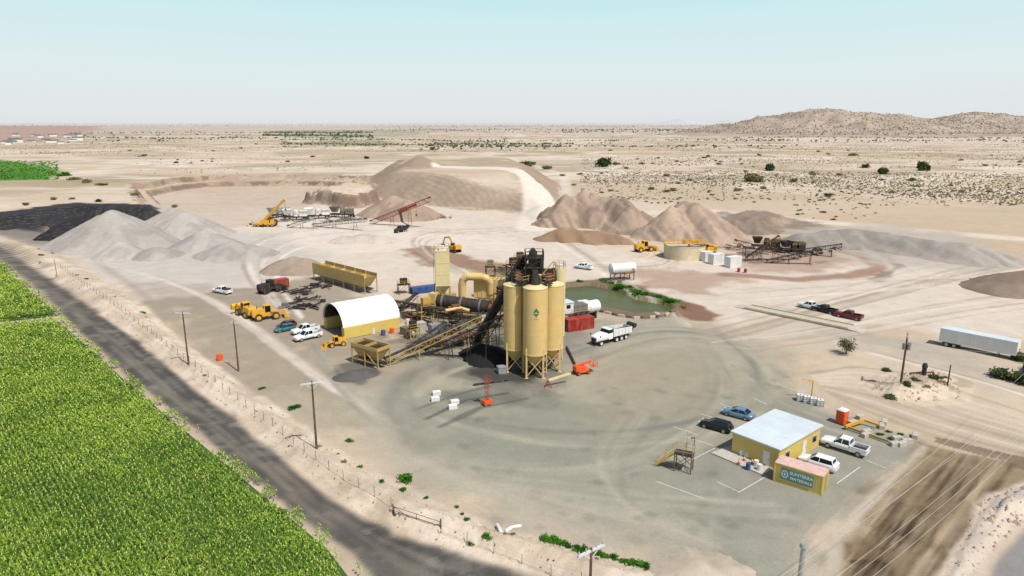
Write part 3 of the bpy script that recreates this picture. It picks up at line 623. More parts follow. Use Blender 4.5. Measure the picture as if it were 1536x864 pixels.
tree('desert_tree','scraggly mesquite tree standing on bare ground left of the trailer',1269,531,4.0,4.8,21,M['bushD'])
pts=[]; tries=0
while len(pts)<2600 and tries<200000:
    tries+=1
    u=random.uniform(-30,1570); v=random.choice([random.uniform(196,300),random.uniform(200,250),random.uniform(205,330)])
    if v>262 and 180<u<870: continue
    if v>300 and u<900: continue
    if u<200 and v>235: continue
    if v>305 and u<1180: continue
    if 520<u<870 and v>228: continue
    p=G(u,v)
    dn=float(fbm(np.array([p.x/130]),np.array([p.y/90]),3,99)[0])
    if random.random()>sm((dn-.36)*5): continue
    pts.append((p.x,p.y,random.uniform(.55,1.3)*(1 if random.random()<.93 else 2.6)))
pts.sort(key=lambda q:q[2]/q[1],reverse=True)
pz=height(np.array([q[0] for q in pts]),np.array([q[1] for q in pts]))
for i,(x,y,s) in enumerate(pts[:260]):
    o=link('desert_bush',random.choice(BM['a']+BM['f']) if s<2 else random.choice(BM['a']),None,(x,y,pz[i]-.1),random.uniform(0,6)); o.scale=(s*1.2,s*1.2,s*.9); tag(o,'small olive desert bush scattered on the sandy plain beyond the quarry','bush','desert bushes on the plain')
def tufts(name,label,pts,nf,size,mat):
    P=np.array(pts); n=len(P); r=rng
    V=np.zeros((n,nf,4,3))
    for k in range(nf):
        a=r.random(n)*6.28; rr=r.random(n)*P[:,2]*.6; cx=P[:,0]+np.cos(a)*rr; cy=P[:,1]+np.sin(a)*rr; cz=P[:,3]+P[:,2]*(.1+.5*r.random(n))
        d=r.normal(0,1,(n,3)); d/=np.linalg.norm(d,axis=1)[:,None]; e=np.cross(d,r.normal(0,1,(n,3))); e/=np.linalg.norm(e,axis=1)[:,None]; s=(P[:,2]*size)[:,None]
        c=np.stack([cx,cy,cz],1)
        V[:,k,0]=c-d*s-e*s*.7;V[:,k,1]=c+d*s-e*s*.7;V[:,k,2]=c+d*s+e*s*.7;V[:,k,3]=c-d*s+e*s*.7
    o=link(name,newmesh(name,V.reshape(-1,3),np.arange(n*nf*4).reshape(-1,4),None,False,mat)); tag(o,label,'scrub',kind='stuff')
rest=[(x,y,s*.8,pz[i+260]) for i,(x,y,s) in enumerate(pts[260:])]
ux=rng.uniform(-100,1640,52000); uv=187+rng.random(52000)**1.15*122
extra=[]
for u,v in zip(ux,uv):
    if 180<u<870 and v>228: continue
    if u<200 and v>232: continue
    if v>300 and u<1190: continue
    p=G(u,v)
    extra.append((p.x,p.y,random.uniform(.3,.85)*(1+p.y/2600)))
E=np.array(extra); dn=fbm(E[:,0]/150,E[:,1]/110,4,101); E=E[rng.random(len(E))<.12+sm((dn-.40)*6)]
ez=height(E[:,0],E[:,1]); E=np.concatenate([E,ez[:,None]],1)
tufts('desert_scrub','sparse grey green scrub dotting the desert plain to the horizon',rest+[tuple(e) for e in E],6,.38,M['bushF'])
tufts('hill_scrub','dark scrub speckling the low hills at the far right',HILLPTS,5,.42,M['bushF'])
far=[]
for (u0,u1,v0,v1,n,s) in ((0,330,184.6,190,380,5),(395,560,197,207,480,5),(330,1100,184.8,190,420,6),(560,1100,186,200,760,4.5),(840,1100,193,199,240,5),(1380,1540,183.8,189,40,6),(100,400,196,212,300,3.5),(420,760,208,222,560,2.6),(700,1200,206,226,340,2.5),(1100,1536,206,214,220,3),(640,860,214,222,200,3)):
    for i in range(n):
        p=G(random.uniform(u0,u1),v0+(v1-v0)*random.choice([random.random(),.2+.08*random.random(),.6+.08*random.random()])); far.append((p.x,p.y,s*random.uniform(.5,1.3)))
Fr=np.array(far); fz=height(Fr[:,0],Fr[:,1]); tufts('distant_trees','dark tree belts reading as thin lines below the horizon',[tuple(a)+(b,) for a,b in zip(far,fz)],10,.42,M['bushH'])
gf=[]
for i in range(900):
    p=G(random.uniform(-60,88),random.uniform(242,270)); gf.append((p.x,p.y,random.uniform(.8,1.8),hz(p.x,p.y)-.4))
tufts('distant_crop','bright green far crop field at the left edge',gf,6,.45,leafmat('far_crop_leaves',(58,108,34),(104,154,58)))
def clods():
    P=[]
    for poly,cnt in ((BERM,1800),(RBERM,260),(WELL,160),(wp([(0,393),(100,482),(300,652),(520,826),(528,866),(490,822),(190,573),(60,446),(0,402)]),200)):
        ax=[p[0] for p in poly]; ay=[p[1] for p in poly]; x=rng.uniform(max(min(ax),-120),max(ax),cnt*14); y=rng.uniform(min(ay),min(max(ay),190),cnt*14)
        k=dist(poly,x,y,True)>.2; P+=list(zip(x[k][:cnt],y[k][:cnt]))
    P=np.array(P); z=height(P[:,0],P[:,1]); m=MB()
    base=[(1,0,0),(0,1,0),(-1,0,0),(0,-1,0),(.1,.1,.8),(0,0,-.6)]
    for (x,y),zz in zip(P,z):
        s=random.uniform(.05,.17)*(2 if random.random()<.04 else 1)*(2 if x>50 else 1); a=random.random()*6
        vs=[(x+s*(bx*math.cos(a)-by*math.sin(a))*random.uniform(.6,1.2),y+s*(bx*math.sin(a)+by*math.cos(a)),zz+s*bz) for bx,by,bz in base]
        m.add(vs,[(0,1,4),(1,2,4),(2,3,4),(3,0,4),(1,0,5),(2,1,5),(3,2,5),(0,3,5)])
    o=m.build('loose_stones',mk('pale_stone',(170,152,132),.9)); tag(o,'loose stones and clods scattered over the sandy berms','stones',kind='stuff')
clods()
# ---------------------------------------------------------------- vehicles
def wheel(parent,x,y,r,w,rim='galv',name='wheel'):
    m=MB(); m.cyl((x,y-w/2,r),(x,y+w/2,r),r,n=18); o=m.build(name,'black',parent)
    s=1 if y>0 else -1; q=MB(); q.cyl((x,y+s*(w/2-.02),r),(x,y+s*(w/2+.012),r),r*.58,n=12); q.build('rim',rim,o); return o
def secs(st):
    out=[]
    for x,zb,zt,w in st: out.append([(x,-w*.9,zb),(x,-w,zb+.16),(x,-w,(zb+zt)/2+.05),(x,-w*.96,zt-.07),(x,-w*.84,zt),(x,w*.84,zt),(x,w*.96,zt-.07),(x,w,(zb+zt)/2+.05),(x,w,zb+.16),(x,w*.9,zb)])
    return out
def lights(t,xf,xr,w,z):
    for s in (-1,1):
        MB().box(xf-.06,xf+.02,s*w-.17,s*w+.17,z-.07,z+.08).build('headlight','lamp',t)
        MB().box(xr-.02,xr+.06,s*w-.13,s*w+.13,z-.05,z+.14).build('tail_light','tail',t)
def sedan(name,label,a,b,paint,group=None,tall=0,L=4.7):
    c,ang,_=between(a,b); t=thing(name,label,'car',(c.x,c.y,0),ang,group,L/4.7)
    m=MB(); m.loft(secs([(-2.35,.38,.80+tall*.6,.74),(-2.2,.25,.95+tall*.6,.86),(-1.3,.2,.97+tall*.3,.91),(0,.2,.95+tall*.3,.91),(1.0,.2,.95+tall*.3,.91),(1.9,.24,.82+tall*.3,.86),(2.3,.34,.66+tall*.3,.72)])); m.build('body',paint,t)
    rx=-2.0 if tall else -1.75; tx=-1.75 if tall else -1.0
    z0=.93+tall*.3; z1=1.42+tall*.5
    MB().frus(rx,1.15,.82,z0-.03,tx,.30,.62,z1).build('windows','glass',t)
    m=MB(); m.frus(tx-.05,.36,.645,z1-.02,tx+.05,.22,.58,z1+.05)
    for s in (-1,1):
        m.bar((rx,s*.82,z0),(tx,s*.63,z1),.09); m.bar((1.17,s*.82,z0),(.31,s*.63,z1),.08); m.bar((-.25,s*.83,z0),(-.3,s*.635,z1),.07)
    m.build('roof',paint,t)
    for x in (-1.4,1.42):
        for s in (-1,1): wheel(t,x,s*.83,.34,.22)
    lights(t,2.27,-2.33,.58,.66+tall*.3)
    for s in (-1,1): MB().box(.75,.95,s*.99-.08,s*.99+.08,z0,z0+.14).build('mirror',paint,t)
    return t
def pickup(name,label,a,b,paint,group=None,load=None,s=1):
    c,ang,_=between(a,b); t=thing(name,label,'pickup truck',(c.x,c.y,0),ang,group,s)
    m=MB(); m.loft(secs([(-.8,.45,1.22,.97),(1.1,.45,1.22,.97),(1.35,.45,1.18,.98),(2.5,.45,1.12,.96),(2.88,.5,1.0,.88)])); m.build('body',paint,t)
    m=MB()
    for sg in (-1,1): m.box(-2.9,-.82,sg*.92-.06,sg*.92+.06,.5,1.26)
    m.box(-2.9,-2.82,-.86,.86,.5,1.26); m.box(-.92,-.82,-.86,.86,.5,1.26); m.build('bed',paint,t)
    MB().box(-2.82,-.92,-.86,.86,.6,.82).build('bed_floor','dark',t)
    MB().frus(-.82,1.3,.86,1.2,-.7,.55,.68,1.86).build('windows','glass',t)
    m=MB(); m.frus(-.74,.6,.7,1.84,-.66,.5,.64,1.92)
    for sg in (-1,1):
        m.bar((-.8,sg*.86,1.2),(-.7,sg*.69,1.87),.12); m.bar((1.3,sg*.86,1.2),(.56,sg*.69,1.87),.08); m.bar((.2,sg*.87,1.2),(.15,sg*.7,1.87),.08)
    m.build('roof',paint,t)
    for x in (-1.95,1.9):
        for sg in (-1,1): wheel(t,x,sg*.86,.4,.26)
    lights(t,2.84,-2.9,.68,.92)
    MB().box(2.86,2.98,-.85,.85,.45,.62).build('bumper','galv',t)
    for sg in (-1,1): MB().box(.95,1.1,sg*1.08-.1,sg*1.08+.1,1.2,1.42).build('mirror','black',t)
    if load: MB().box(-2.6,-1.0,-.8,.8,.83,1.5).build('tool_box',load,t)
    return t
sedan('parked_car','light blue sedan parked behind the black car left of the office',(1126,630),(1088,620),'carblue')
sedan('parked_car','glossy black sedan parked nearest the stair platform',(1094,649),(1054,638),'carblack',tall=.1)
pickup('parked_pickup','white pickup truck with long bed parked right of the yellow office',(1298,685),(1236,666),'carwhite')
sedan('parked_car','white hatchback half hidden behind the yellow signed container',(1246,706),(1208,694),'carwhite',tall=.4)
pickup('parked_pickup','front white pickup of the pair beside the arched fabric shelter',(484,503),(439,514),'carwhite')
pickup('parked_pickup','rear white pickup of the pair beside the arched fabric shelter',(476,495),(440,503),'carwhite')
pickup('parked_pickup','white service pickup with dark load standing alone in the left yard',(345,442),(322,438),'carwhite',load='dark')
sedan('parked_car','teal green car behind the pair of white pickups',(440,494),(414,499),'teal',tall=.3,L=4.4)
sedan('parked_car','red car beyond the teal car near the yellow loaders',(440,489),(420,493),'carred',tall=.3,L=4.2)
pickup('parked_pickup','white pickup parked on the far side of the truck scale',(1226,466),(1205,461),'carwhite')
pickup('parked_pickup','black pickup between the white and the red one at the scale',(1247,471),(1225,466),'carblack')
pickup('parked_pickup','dark red pickup at the near end of the truck scale',(1286,480),(1260,475),'carred')
pickup('parked_pickup','small white pickup on the haul road behind the silos',(886,405),(864,402),'carwhite')
pickup('parked_pickup','white pickup parked far off near the quarry plant',(470,330),(455,327),'carwhite')
def dumptruck(name,label,a,b,body,bed,s=1,group=None):
    c,ang,_=between(a,b); t=thing(name,label,'dump truck',(c.x,c.y,0),ang,group,s)
    m=MB(); m.box(-4.6,4.2,-.45,.45,.75,1.05); m.build('chassis','dark',t)
    m=MB(); m.loft(secs([(1.7,1.0,2.3,1.15),(3.0,1.0,2.25,1.1),(4.6,.95,1.95,.95),(4.8,.9,1.8,.85)])); m.box(.6,1.75,-1.2,1.2,1.0,2.2); m.build('cab',body,t)
    MB().frus(.65,2.0,1.12,2.2,.7,1.6,.98,2.95).build('windows','glass',t)
    MB().frus(.6,1.7,1.05,2.93,.7,1.55,.95,3.08).build('roof',body,t)
    MB().box(4.78,4.83,-.6,.6,.95,1.6).build('grille','dark',t)
    m=MB(); P=[(-4.9,1.3),(.3,1.3),(.45,2.9),(-4.9,2.5)]
    for sg in (-1,1): m.prism(P,sg*1.22-.04,sg*1.22+.04)
    m.box(.3,.42,-1.2,1.2,1.3,3.1); m.box(-4.95,-4.87,-1.2,1.2,1.3,2.5); m.box(-4.9,.3,-1.18,1.18,1.2,1.32)
    for x in (-4,-3,-2,-1): 
        for sg in (-1,1): m.box(x-.06,x+.06,sg*1.3-.05,sg*1.3+.05,1.25,2.5)
    m.build('dump_bed',bed,t)
    MB().box(-4.8,.25,-1.15,1.15,1.33,1.9).build('load','black',t)
    m=MB(); m.bar((-4.9,-.9,1.2),(-6.2,-.9,2.6),.15); m.bar((-4.9,.9,1.2),(-6.2,.9,2.6),.15); m.cyl((-6.1,-1,2.4),(-6.1,1,2.4),.5,n=14); m.build('trailing_axle','dark',t)
    for x in (3.7,-.6,-2.0,-3.3):
        for sg in (-1,1): wheel(t,x,sg*1.02,.52,.4 if x<3 else .3,'white')
    for sg in (-1,1): MB().cyl((.5,sg*1.1,1.2),(.5,sg*1.1,3.5),.07,n=8).build('exhaust_pipe','galv',t)
    lights(t,4.7,-4.9,.75,1.2)
    for sg in (-1,1): MB().box(4.3,4.36,sg*1.35-.12,sg*1.35+.12,1.9,2.3).build('mirror','black',t)
    return t
dumptruck('dump_truck','white long nosed dump truck driving right of the silos',(944,504),(886,520),'carwhite','white')
dumptruck('dump_truck','dark dump truck alone on the quarry floor near the red crane',(610,346),(593,350),'dark','dark',.8)
def boxtrailer():
    c,ang,L=between((1418,518),(1521,539)); L=12.6; t=thing('semi_trailer','long white box semi trailer parked at the right edge','trailer',(c.x,c.y+.4,0),ang)
    m=MB(); m.box(-L/2,L/2,-1.3,1.3,.95,3.5)
    for k in range(24):
        x=-L/2+.3+k*(L-.6)/23; m.box(x-.025,x+.025,-1.325,1.325,1.0,3.45)
    m.build('box_body','white',t); MB().box(-L/2,L/2,-1.34,1.34,3.5,3.58).build('roof','roofw',t)
    MB().box(-L/2-.06,-L/2-.002,-1.25,1.25,1.1,3.45).build('door','galv',t)
    m=MB(); m.box(-L/2,L/2,-.6,.6,.75,.95); m.box(-L/2+.5,-L/2+3.5,-.9,.9,.5,.8); m.build('chassis','dark',t)
    for x in (-L/2+1.3,-L/2+2.6):
        for s in (-1,1): wheel(t,x,s*1.05,.5,.45)
    for s in (-1,1): MB().box(L/2-3,L/2-2.85,s*.8-.07,s*.8+.07,0,.9).build('landing_leg','steel',t)
boxtrailer()
def container(name,label,c,ang,L,W,Hh,mat,cat='container',z=0,group=None,roof=None):
    t=thing(name,label,cat,(c.x,c.y,z),ang,group); m=MB(); m.box(-L/2+.06,L/2-.06,-W/2+.06,W/2-.06,.12,Hh-.06)
    n=int(L/.28)
    for k in range(n):
        x=-L/2+.15+k*(L-.3)/max(1,n-1)
        for s in (-1,1): m.box(x-.06,x+.06,s*(W/2-.06)-.035,s*(W/2-.06)+.035,.2,Hh-.15)
    n=int(W/.28)
    for k in range(n):
        y=-W/2+.15+k*(W-.3)/max(1,n-1)
        for s in (-1,1): m.box(s*(L/2-.06)-.035,s*(L/2-.06)+.035,y-.06,y+.06,.2,Hh-.15)
    m.build('wall',mat,t); m=MB()
    for s in (-1,1):
        for q in (-1,1): m.box(s*L/2-.08*(s+1)+.0,s*L/2+.08*(1-s),q*W/2-.08*(q+1),q*W/2+.08*(1-q),0,Hh)
        m.box(-L/2,L/2,s*W/2-.06*(s+1),s*W/2+.06*(1-s),Hh-.12,Hh+.005); m.box(-L/2,L/2,s*W/2-.06*(s+1),s*W/2+.06*(1-s),.02,.18)
    m.build('frame',mat,t)
    MB().box(-L/2+.02,L/2-.02,-W/2+.02,W/2-.02,Hh-.02,Hh+.03).build('roof',roof or mat,t)
    for y in (-.3,.3): MB().cyl((L/2+.03,y,.2),(L/2+.03,y,Hh-.2),.03,n=6).build('door_bar','galv',t)
    return t
def text(body,size,parent,mat,loc,rot,name='lettering'):
    cu=bpy.data.curves.new(name,'FONT'); cu.body=body; cu.size=size; cu.align_x='CENTER'; cu.align_y='CENTER'; cu.extrude=.008; cu.offset=size*.02
    tmp=bpy.data.objects.new('tmp',cu); COL.objects.link(tmp); dg=bpy.context.evaluated_depsgraph_get(); me=bpy.data.meshes.new_from_object(tmp.evaluated_get(dg)); bpy.data.objects.remove(tmp)
    me.materials.clear(); me.materials.append(M[mat]); o=link(name,me,parent,loc); o.rotation_euler=rot; return o
def office():
    pL,pF,pR=G(1098,650,3),G(1172,668,3),G(1232,635,3)
    ang=R(40); c=(pL+pR)/2; t=thing('office_building','single storey yellow site office with flat white roof','building',(c.x,c.y,0),ang)
    L,W=10.8,6.6; m=MB(); m.box(-L/2,L/2,-W/2,W/2,0,2.85)
    for i in range(36):
        x=-L/2+.15+i*(L-.3)/35
        for s in (-1,1): m.box(x-.03,x+.03,s*W/2-.025,s*W/2+.025,.05,2.8)
    for i in range(22):
        y=-W/2+.15+i*(W-.3)/21
        for s in (-1,1): m.box(s*L/2-.025,s*L/2+.025,y-.03,y+.03,.05,2.8)
    m.build('wall','yellow3',t)
    o=MB().box(-L/2-.25,L/2+.25,-W/2-.25,W/2+.25,2.852,3.06).build('roof','roofw',t)
    m=MB()
    for i in range(9): y=-W/2+i*W/8; m.box(-L/2-.22,L/2+.22,y-.025,y+.025,3.062,3.085)
    m.build('roof_seam','roofw',o)
    d=MB().box(1.2-.48,1.2+.48,-W/2-.05,-W/2-.028,.05,2.1).build('door','white',t); MB().box(1.52,1.6,-W/2-.09,-W/2-.052,1.0,1.1).build('handle','dark',d)
    for x in (-3.2,3.9):
        w=MB().box(x-.5,x+.5,-W/2-.045,-W/2-.028,1.0,1.95).build('window','glass',t); m=MB(); 
        for a,b,c2,d in((-.55,.55,.94,1.0),(-.55,.55,1.95,2.01),(-.55,-.5,1.0,1.95),(.5,.55,1.0,1.95)): m.box(x+a,x+b,-W/2-.06,-W/2-.028,c2,d)
        m.build('frame','white',w)
    d=MB().box(-L/2-.05,-L/2-.028,-2.2,-1.25,.05,2.1).build('door','white',t); MB().box(-L/2-.09,-L/2-.052,-2.1,-2.02,1.0,1.1).build('handle','dark',d)
    MB().box(L/2+.03,L/2+.8,-.5,.5,.5,1.6).build('air_conditioner','galv',t)
    m=MB(); q=[G(1066,680),G(1100,668),G(1172,697),G(1143,713)]; m.add([(p.x,p.y,.13) for p in q]+[(p.x,p.y,-.1) for p in q],[(0,1,2,3),(0,1,5,4),(1,2,6,5),(2,3,7,6),(3,0,4,7)]); tag(m.build('concrete_pad','concrete'),kind='structure')
office()
c,ang,_=between((1163,722),(1228,743)); c=c+Vector((math.sin(-ang),math.cos(ang),0))*1.2
sc=container('sign_container','short yellow container with faded pink roof and company sign board',c,ang,5.7,2.44,2.5,'yellow3',roof='pink')
sg=MB().box(-2.0,1.75,-1.30,-1.262,.68,2.12).build('sign_board','signteal',sc)
text('SUNTERRA',.54,sg,'white',(.42,-1.312,1.72),(PI/2,0,0)); text('MATERIALS',.50,sg,'white',(.42,-1.312,1.07),(PI/2,0,0))
m=MB(); 
for k in range(20):
    a=k*2*PI/20; b=(k+1)*2*PI/20
    m.add([(-1.5+.42*math.cos(a),-1.312,1.4+.5*math.sin(a)),(-1.5+.42*math.cos(b),-1.312,1.4+.5*math.sin(b)),(-1.5+.29*math.cos(b),-1.312,1.4+.36*math.sin(b)),(-1.5+.29*math.cos(a),-1.312,1.4+.36*math.sin(a))],[(0,1,2,3)])
m.add([(-1.5,-1.313,1.62),(-1.33,-1.313,1.4),(-1.5,-1.313,1.18),(-1.67,-1.313,1.4)],[(0,1,2,3)])
m.build('emblem','white',sg)
def barrel(u,v,mat,label,h=.9,r=.3,name='barrel',cat='barrel',group=None):
    p=G(u,v); t=thing(name,label,cat,(p.x,p.y,hz(p.x,p.y)),0,group); m=MB(); m.cyl((0,0,0),(0,0,h),r,n=14); m.build('drum',mat,t)
    m=MB(); m.cyl((0,0,h*.33),(0,0,h*.36),r+.02,n=14); m.cyl((0,0,h*.66),(0,0,h*.69),r+.02,n=14); m.cyl((0,0,h),(0,0,h+.03),r+.01,n=14); m.build('hoop',mat,t); return t
barrel(1122,704,'blue','blue barrel on the concrete pad at the office door'); barrel(1134,700,'white','white barrel right of the blue barrel at the office door'); barrel(1139,706,'white','white barrel nearest the signed container')
def cone(u,v,label,group=None):
    p=G(u,v); t=thing('traffic_cone',label,'traffic cone',(p.x,p.y,.13),0,group); MB().box(-.2,.2,-.2,.2,0,.04).build('base','black',t); m=MB(); m.cyl((0,0,.04),(0,0,.72),.15,.04,12); m.build('cone','orange',t); m=MB(); m.cyl((0,0,.35),(0,0,.5),.108,.084,12); m.build('stripe','white',t)
for u,v,l in ((1116,692,'orange traffic cone closest to the office wall'),(1128,696,'orange traffic cone between the blue and white barrels'),(1108,697,'orange traffic cone at the left of the office pad')): cone(u,v,l)
for u,v,l in ((1113,684,'white sack leaning by the office wall, left one'),(1121,687,'white sack by the office wall, right one')):
    p=G(u,v); m=MB(); m.loft([[(x*s,y*s,z) for x,y in((-.35,-.25),(.35,-.25),(.38,.25),(-.3,.28))] for z,s in ((0,.9),(.3,1.1),(.7,.9),(.9,.4))]); o=m.build('sack','white',None,None,(p.x,p.y,.13)); tag(o,l,'sack')
def toilet():
    p=G(1262,635); t=thing('portable_toilet','orange portable toilet with pale roof right of the office','toilet',(p.x,p.y,0),R(35)); m=MB(); m.box(-.6,.6,-.6,.6,.12,2.1)
    for x in (-.55,.55):
        for y in(-.55,.55): m.box(x-.06,x+.06,y-.06,y+.06,.1,2.12)
    m.build('cabin','orange',t); MB().frus(-.65,.65,.65,2.12,-.45,.45,.4,2.35).build('roof','white',t); MB().box(-.65,.65,-.65,.65,0,.12).build('base','black',t)
    d=MB().box(-.42,.42,-.63,-.602,.2,2.0).build('door','orange',t); MB().box(.25,.33,-.66,-.631,1.0,1.15).build('handle','black',d)
    MB().cyl((.4,.4,2.1),(.4,.4,2.6),.05,n=8).build('vent_pipe','white',t)
toilet()
def block(u,v,ang,label,L=1.5,W=.7,Hh=.7,group='',mat='concrete',name='concrete_block'):
    p=G(u,v); z=hz(p.x,p.y)-.04; m=MB(); 
    m.loft([[(-L/2,-W/2,0),(L/2,-W/2,0),(L/2,W/2,0),(-L/2,W/2,0)],[(-L/2,-W/2,Hh-.06),(L/2,-W/2,Hh-.06),(L/2,W/2,Hh-.06),(-L/2,W/2,Hh-.06)],[(-L/2+.06,-W/2+.06,Hh),(L/2-.06,-W/2+.06,Hh),(L/2-.06,W/2-.06,Hh),(-L/2+.06,W/2-.06,Hh)]],False)
    m.bar((-.15,0,Hh),(.15,0,Hh+.05),.04)
    o=m.build(name,mat,None,None,(p.x,p.y,z),ang); return tag(o,label,'concrete block',group or None)
for u,v,a in ((1278,636,.5),(1290,628,.6),(1300,650,.3),(1322,642,1.2),(1326,636,1.0),(1345,660,.2),(1360,664,.1),(1372,656,1.0),(1352,668,.4),(1298,655,.5),(1342,668,.2)):
    block(u,v,a,'pale concrete block edging the planted bed right of the toilet',1.4,.7,.65,'concrete blocks around the planted bed')
for i,(u,v) in enumerate(((1305,645),(1320,652),(1335,658),(1350,652),(1332,648))): bush(u,v,1.3,'g','small leafy plant inside the block edged bed',.6,'plants in the block edged bed','plant','plant')
p,q=G(1268,640,.5),G(1296,630,.8); m=MB(); m.bar((0,0,0),q-p,.3,.4); m.bar((q-p),(q-p)+Vector((1.6,-1.4,-.2)),.25,.3); tag(m.build('steel_beam','cat',None,None,p),'bright yellow steel beam lying across blocks beside the toilet','beam')
m=MB(); p=G(1333,662,.35); q=G(1270,640,.35); m.bar((0,0,0),(q-p),.22,.3); tag(m.build('steel_beam','ochre',None,None,p),'long ochre rail along the front of the planted bed','beam')
for i,(u,v,a,l) in enumerate(((655,592,.3,'upper white concrete block of the pair nearest the berm side'),(653,601,.3,'lower white concrete block of the left pair'),(682,606,.4,'upper white concrete block left of the scissor lift'),(679,613,.4,'lower white concrete block left of the scissor lift'))): block(u,v,a,l,1.3,.7,.75,mat='white')
edge=[(850,455),(872,461),(892,466),(912,471),(932,475),(955,478),(978,477),(1000,474),(1015,468)]
k=0
for a,b in zip(edge[:-1],edge[1:]):
    for f in (0,.5):
        u=a[0]+(b[0]-a[0])*f; v=a[1]+(b[1]-a[1])*f; w,ang,_=between(a,b); k+=1; block(u,v,ang,'short concrete barrier in the row along the near pond edge',1.4,.5,.6,'barriers along the near pond edge','concrete' if k%2 else 'darkconc','concrete_barrier')
for i in range(4):
    p=G(1200+i*10,601+i*2.6); t=thing('liquid_tote',['leftmost white caged liquid tote in the row under the yellow jib','second white liquid tote from the left in the row','third white liquid tote from the left in the row','rightmost white liquid tote of the row'][i],'tank',(p.x,p.y,0),R(-20))
    MB().box(-.5,.5,-.6,.6,0,.14).build('pallet','wood',t); MB().box(-.47,.47,-.57,.57,.14,1.05).build('bottle','white',t); m=MB()
    for z in (.4,.75,1.08):
        for s in(-1,1): m.bar((-.5,s*.6,z),(.5,s*.6,z),.03); m.bar((s*.5,-.6,z),(s*.5,.6,z),.03)
    for x in(-.5,0,.5):
        for s in(-1,1): m.bar((x,s*.6,.1),(x,s*.6,1.1),.03)
    m.build('cage','galv',t); MB().cyl((0,0,1.05),(0,0,1.12),.12,n=10).build('cap','blue',t)
p=G(1217,598); t=thing('jib_crane','thin yellow jib post with arm reaching left above the totes','jib',(p.x,p.y,0)); MB().cyl((0,0,0),(0,0,3.1),.1,n=8).build('post','cat',t); m=MB(); m.bar((.1,0,3.05),(-1.9,0,3.3),.14); m.bar((0,0,2.4),(-.9,0,3.15),.09); m.build('arm','cat',t); MB().box(-.3,.3,-.3,.3,0,.1).build('base_plate','dark',t)
def stairs():
    p=G(1010,702); t=thing('sampling_platform','raised steel platform with yellow stairs left of the parked cars','platform',(p.x,p.y,0),R(-25))
    for x in (.2,2.3):
        for y in (-.7,.7): MB().bar((x,y,0),(x,y,2.3),.12).build('leg','wood',t)
    m=MB()
    for y in (-.7,.7): m.bar((.2,y,.3),(2.3,y,2.1),.06); m.bar((2.3,y,.3),(.2,y,2.1),.06)
    m.bar((2.3,-.7,.3),(2.3,.7,2.1),.06); m.build('brace','wood',t)
    MB().box(.1,2.4,-.8,.8,2.3,2.38).build('deck','dark',t)
    for i in range(9): x=-2.1+i*.25; z=.25+i*.23; MB().box(x-.13,x+.13,-.5,.5,z-.02,z+.02).build('step','ochre',t)
    for s in(-1,1): m=MB(); m.bar((-2.3,s*.52,.05),(.1,s*.52,2.3),.06,.2); m.build('stringer','ochre',t)
    m=MB()
    for s in (-1,1):
        m.bar((-2.2,s*.52,1.05),(.1,s*.52,3.3),.05); m.bar((-2.2,s*.52,.1),(-2.2,s*.52,1.05),.05); m.bar((-1.1,s*.52,1.2),(-1.1,s*.52,2.1),.05)
        for z in (2.85,3.35): m.bar((.1,s*.78,z),(2.4,s*.78,z),.05)
        for x in (.1,1.25,2.4): m.bar((x,s*.78,2.38),(x,s*.78,3.35),.05)
    for z in (2.85,3.35): m.bar((2.4,-.78,z),(2.4,.78,z),.05)
    m.build('handrail','ochre',t)
    m=MB(); m.bar((2.3,.7,2.4),(2.3,.7,4.4),.07); m.bar((2.3,.7,4.35),(1.9,.4,4.35),.12); m.build('lamp_arm','dark',t)
stairs()
def pline(a,b,w=.12):
    p,q=G(*a),G(*b); d=(q-p).normalized(); n=Vector((-d.y,d.x,0))*w/2; m=MB(); N=8
    vs=[]
    for i in range(N+1):
        c=p+(q-p)*(i/N); 
        for s in(-1,1): e=c+n*s; vs.append((e.x,e.y,hz(e.x,e.y)+.012))
    m.add(vs,[(2*i,2*i+1,2*i+3,2*i+2) for i in range(N)]); tag(m.build('parking_line','line'),kind='structure')
for a,b in (((1028,655),(1070,668)),((1050,620),(1085,632)),((985,722),(1056,748)),((1108,738),(1150,714)),((1075,722),(1110,738)),((1036,690),(1072,672)),((1300,690),(1330,702)),((1255,725),(1290,700)),((1130,597),(1150,607)),((1080,605),(1120,618)),((1010,640),(1046,652)),((1165,575),(1200,588))): pline(a,b)
# ---------------------------------------------------------------- poles, wires, fence
def pole(u,v,hh,label,arm=0,arma=0,mat='wood',tr=False,top=False,name='utility_pole',r=.16,armcol='arm',cap=False):
    p=G(u,v) if not top else G(u,v,hh); t=thing(name,label,'utility pole',(p.x,p.y,hz(p.x,p.y) if p.y>40 else 0),0)
    MB().cyl((0,0,-.3),(0,0,hh),r,r*.65,10).build('post',mat,t)
    if arm:
        ca,sa=math.cos(arma),math.sin(arma); m=MB(); m.bar((-ca*arm/2,-sa*arm/2,hh-.25),(ca*arm/2,sa*arm/2,hh-.25),.17,.2)
        m.bar((-ca*arm*.3,-sa*arm*.3,hh-.3),(0,0,hh-1.0),.06); m.bar((ca*arm*.3,sa*arm*.3,hh-.3),(0,0,hh-1.0),.06); m.build('crossarm',armcol,t)
        for f in (-.46,-.2,.2,.46): MB().cyl((ca*arm*f,sa*arm*f,hh-.15),(ca*arm*f,sa*arm*f,hh+.14),.08,.05,8).build('insulator','concrete',t)
    if cap: MB().cyl((0,0,hh-.25),(0,0,hh+.06),r*1.1,r*.9,12).build('cap','galv',t)
    if tr:
        for i,(x,y) in enumerate(((-.45,-.2),(.1,-.5),(.5,0))): m=MB(); m.cyl((x,y,hh-2.6),(x,y,hh-1.6),.26,n=12); m.build('transformer','steel',t)
    return t,p
PL={}
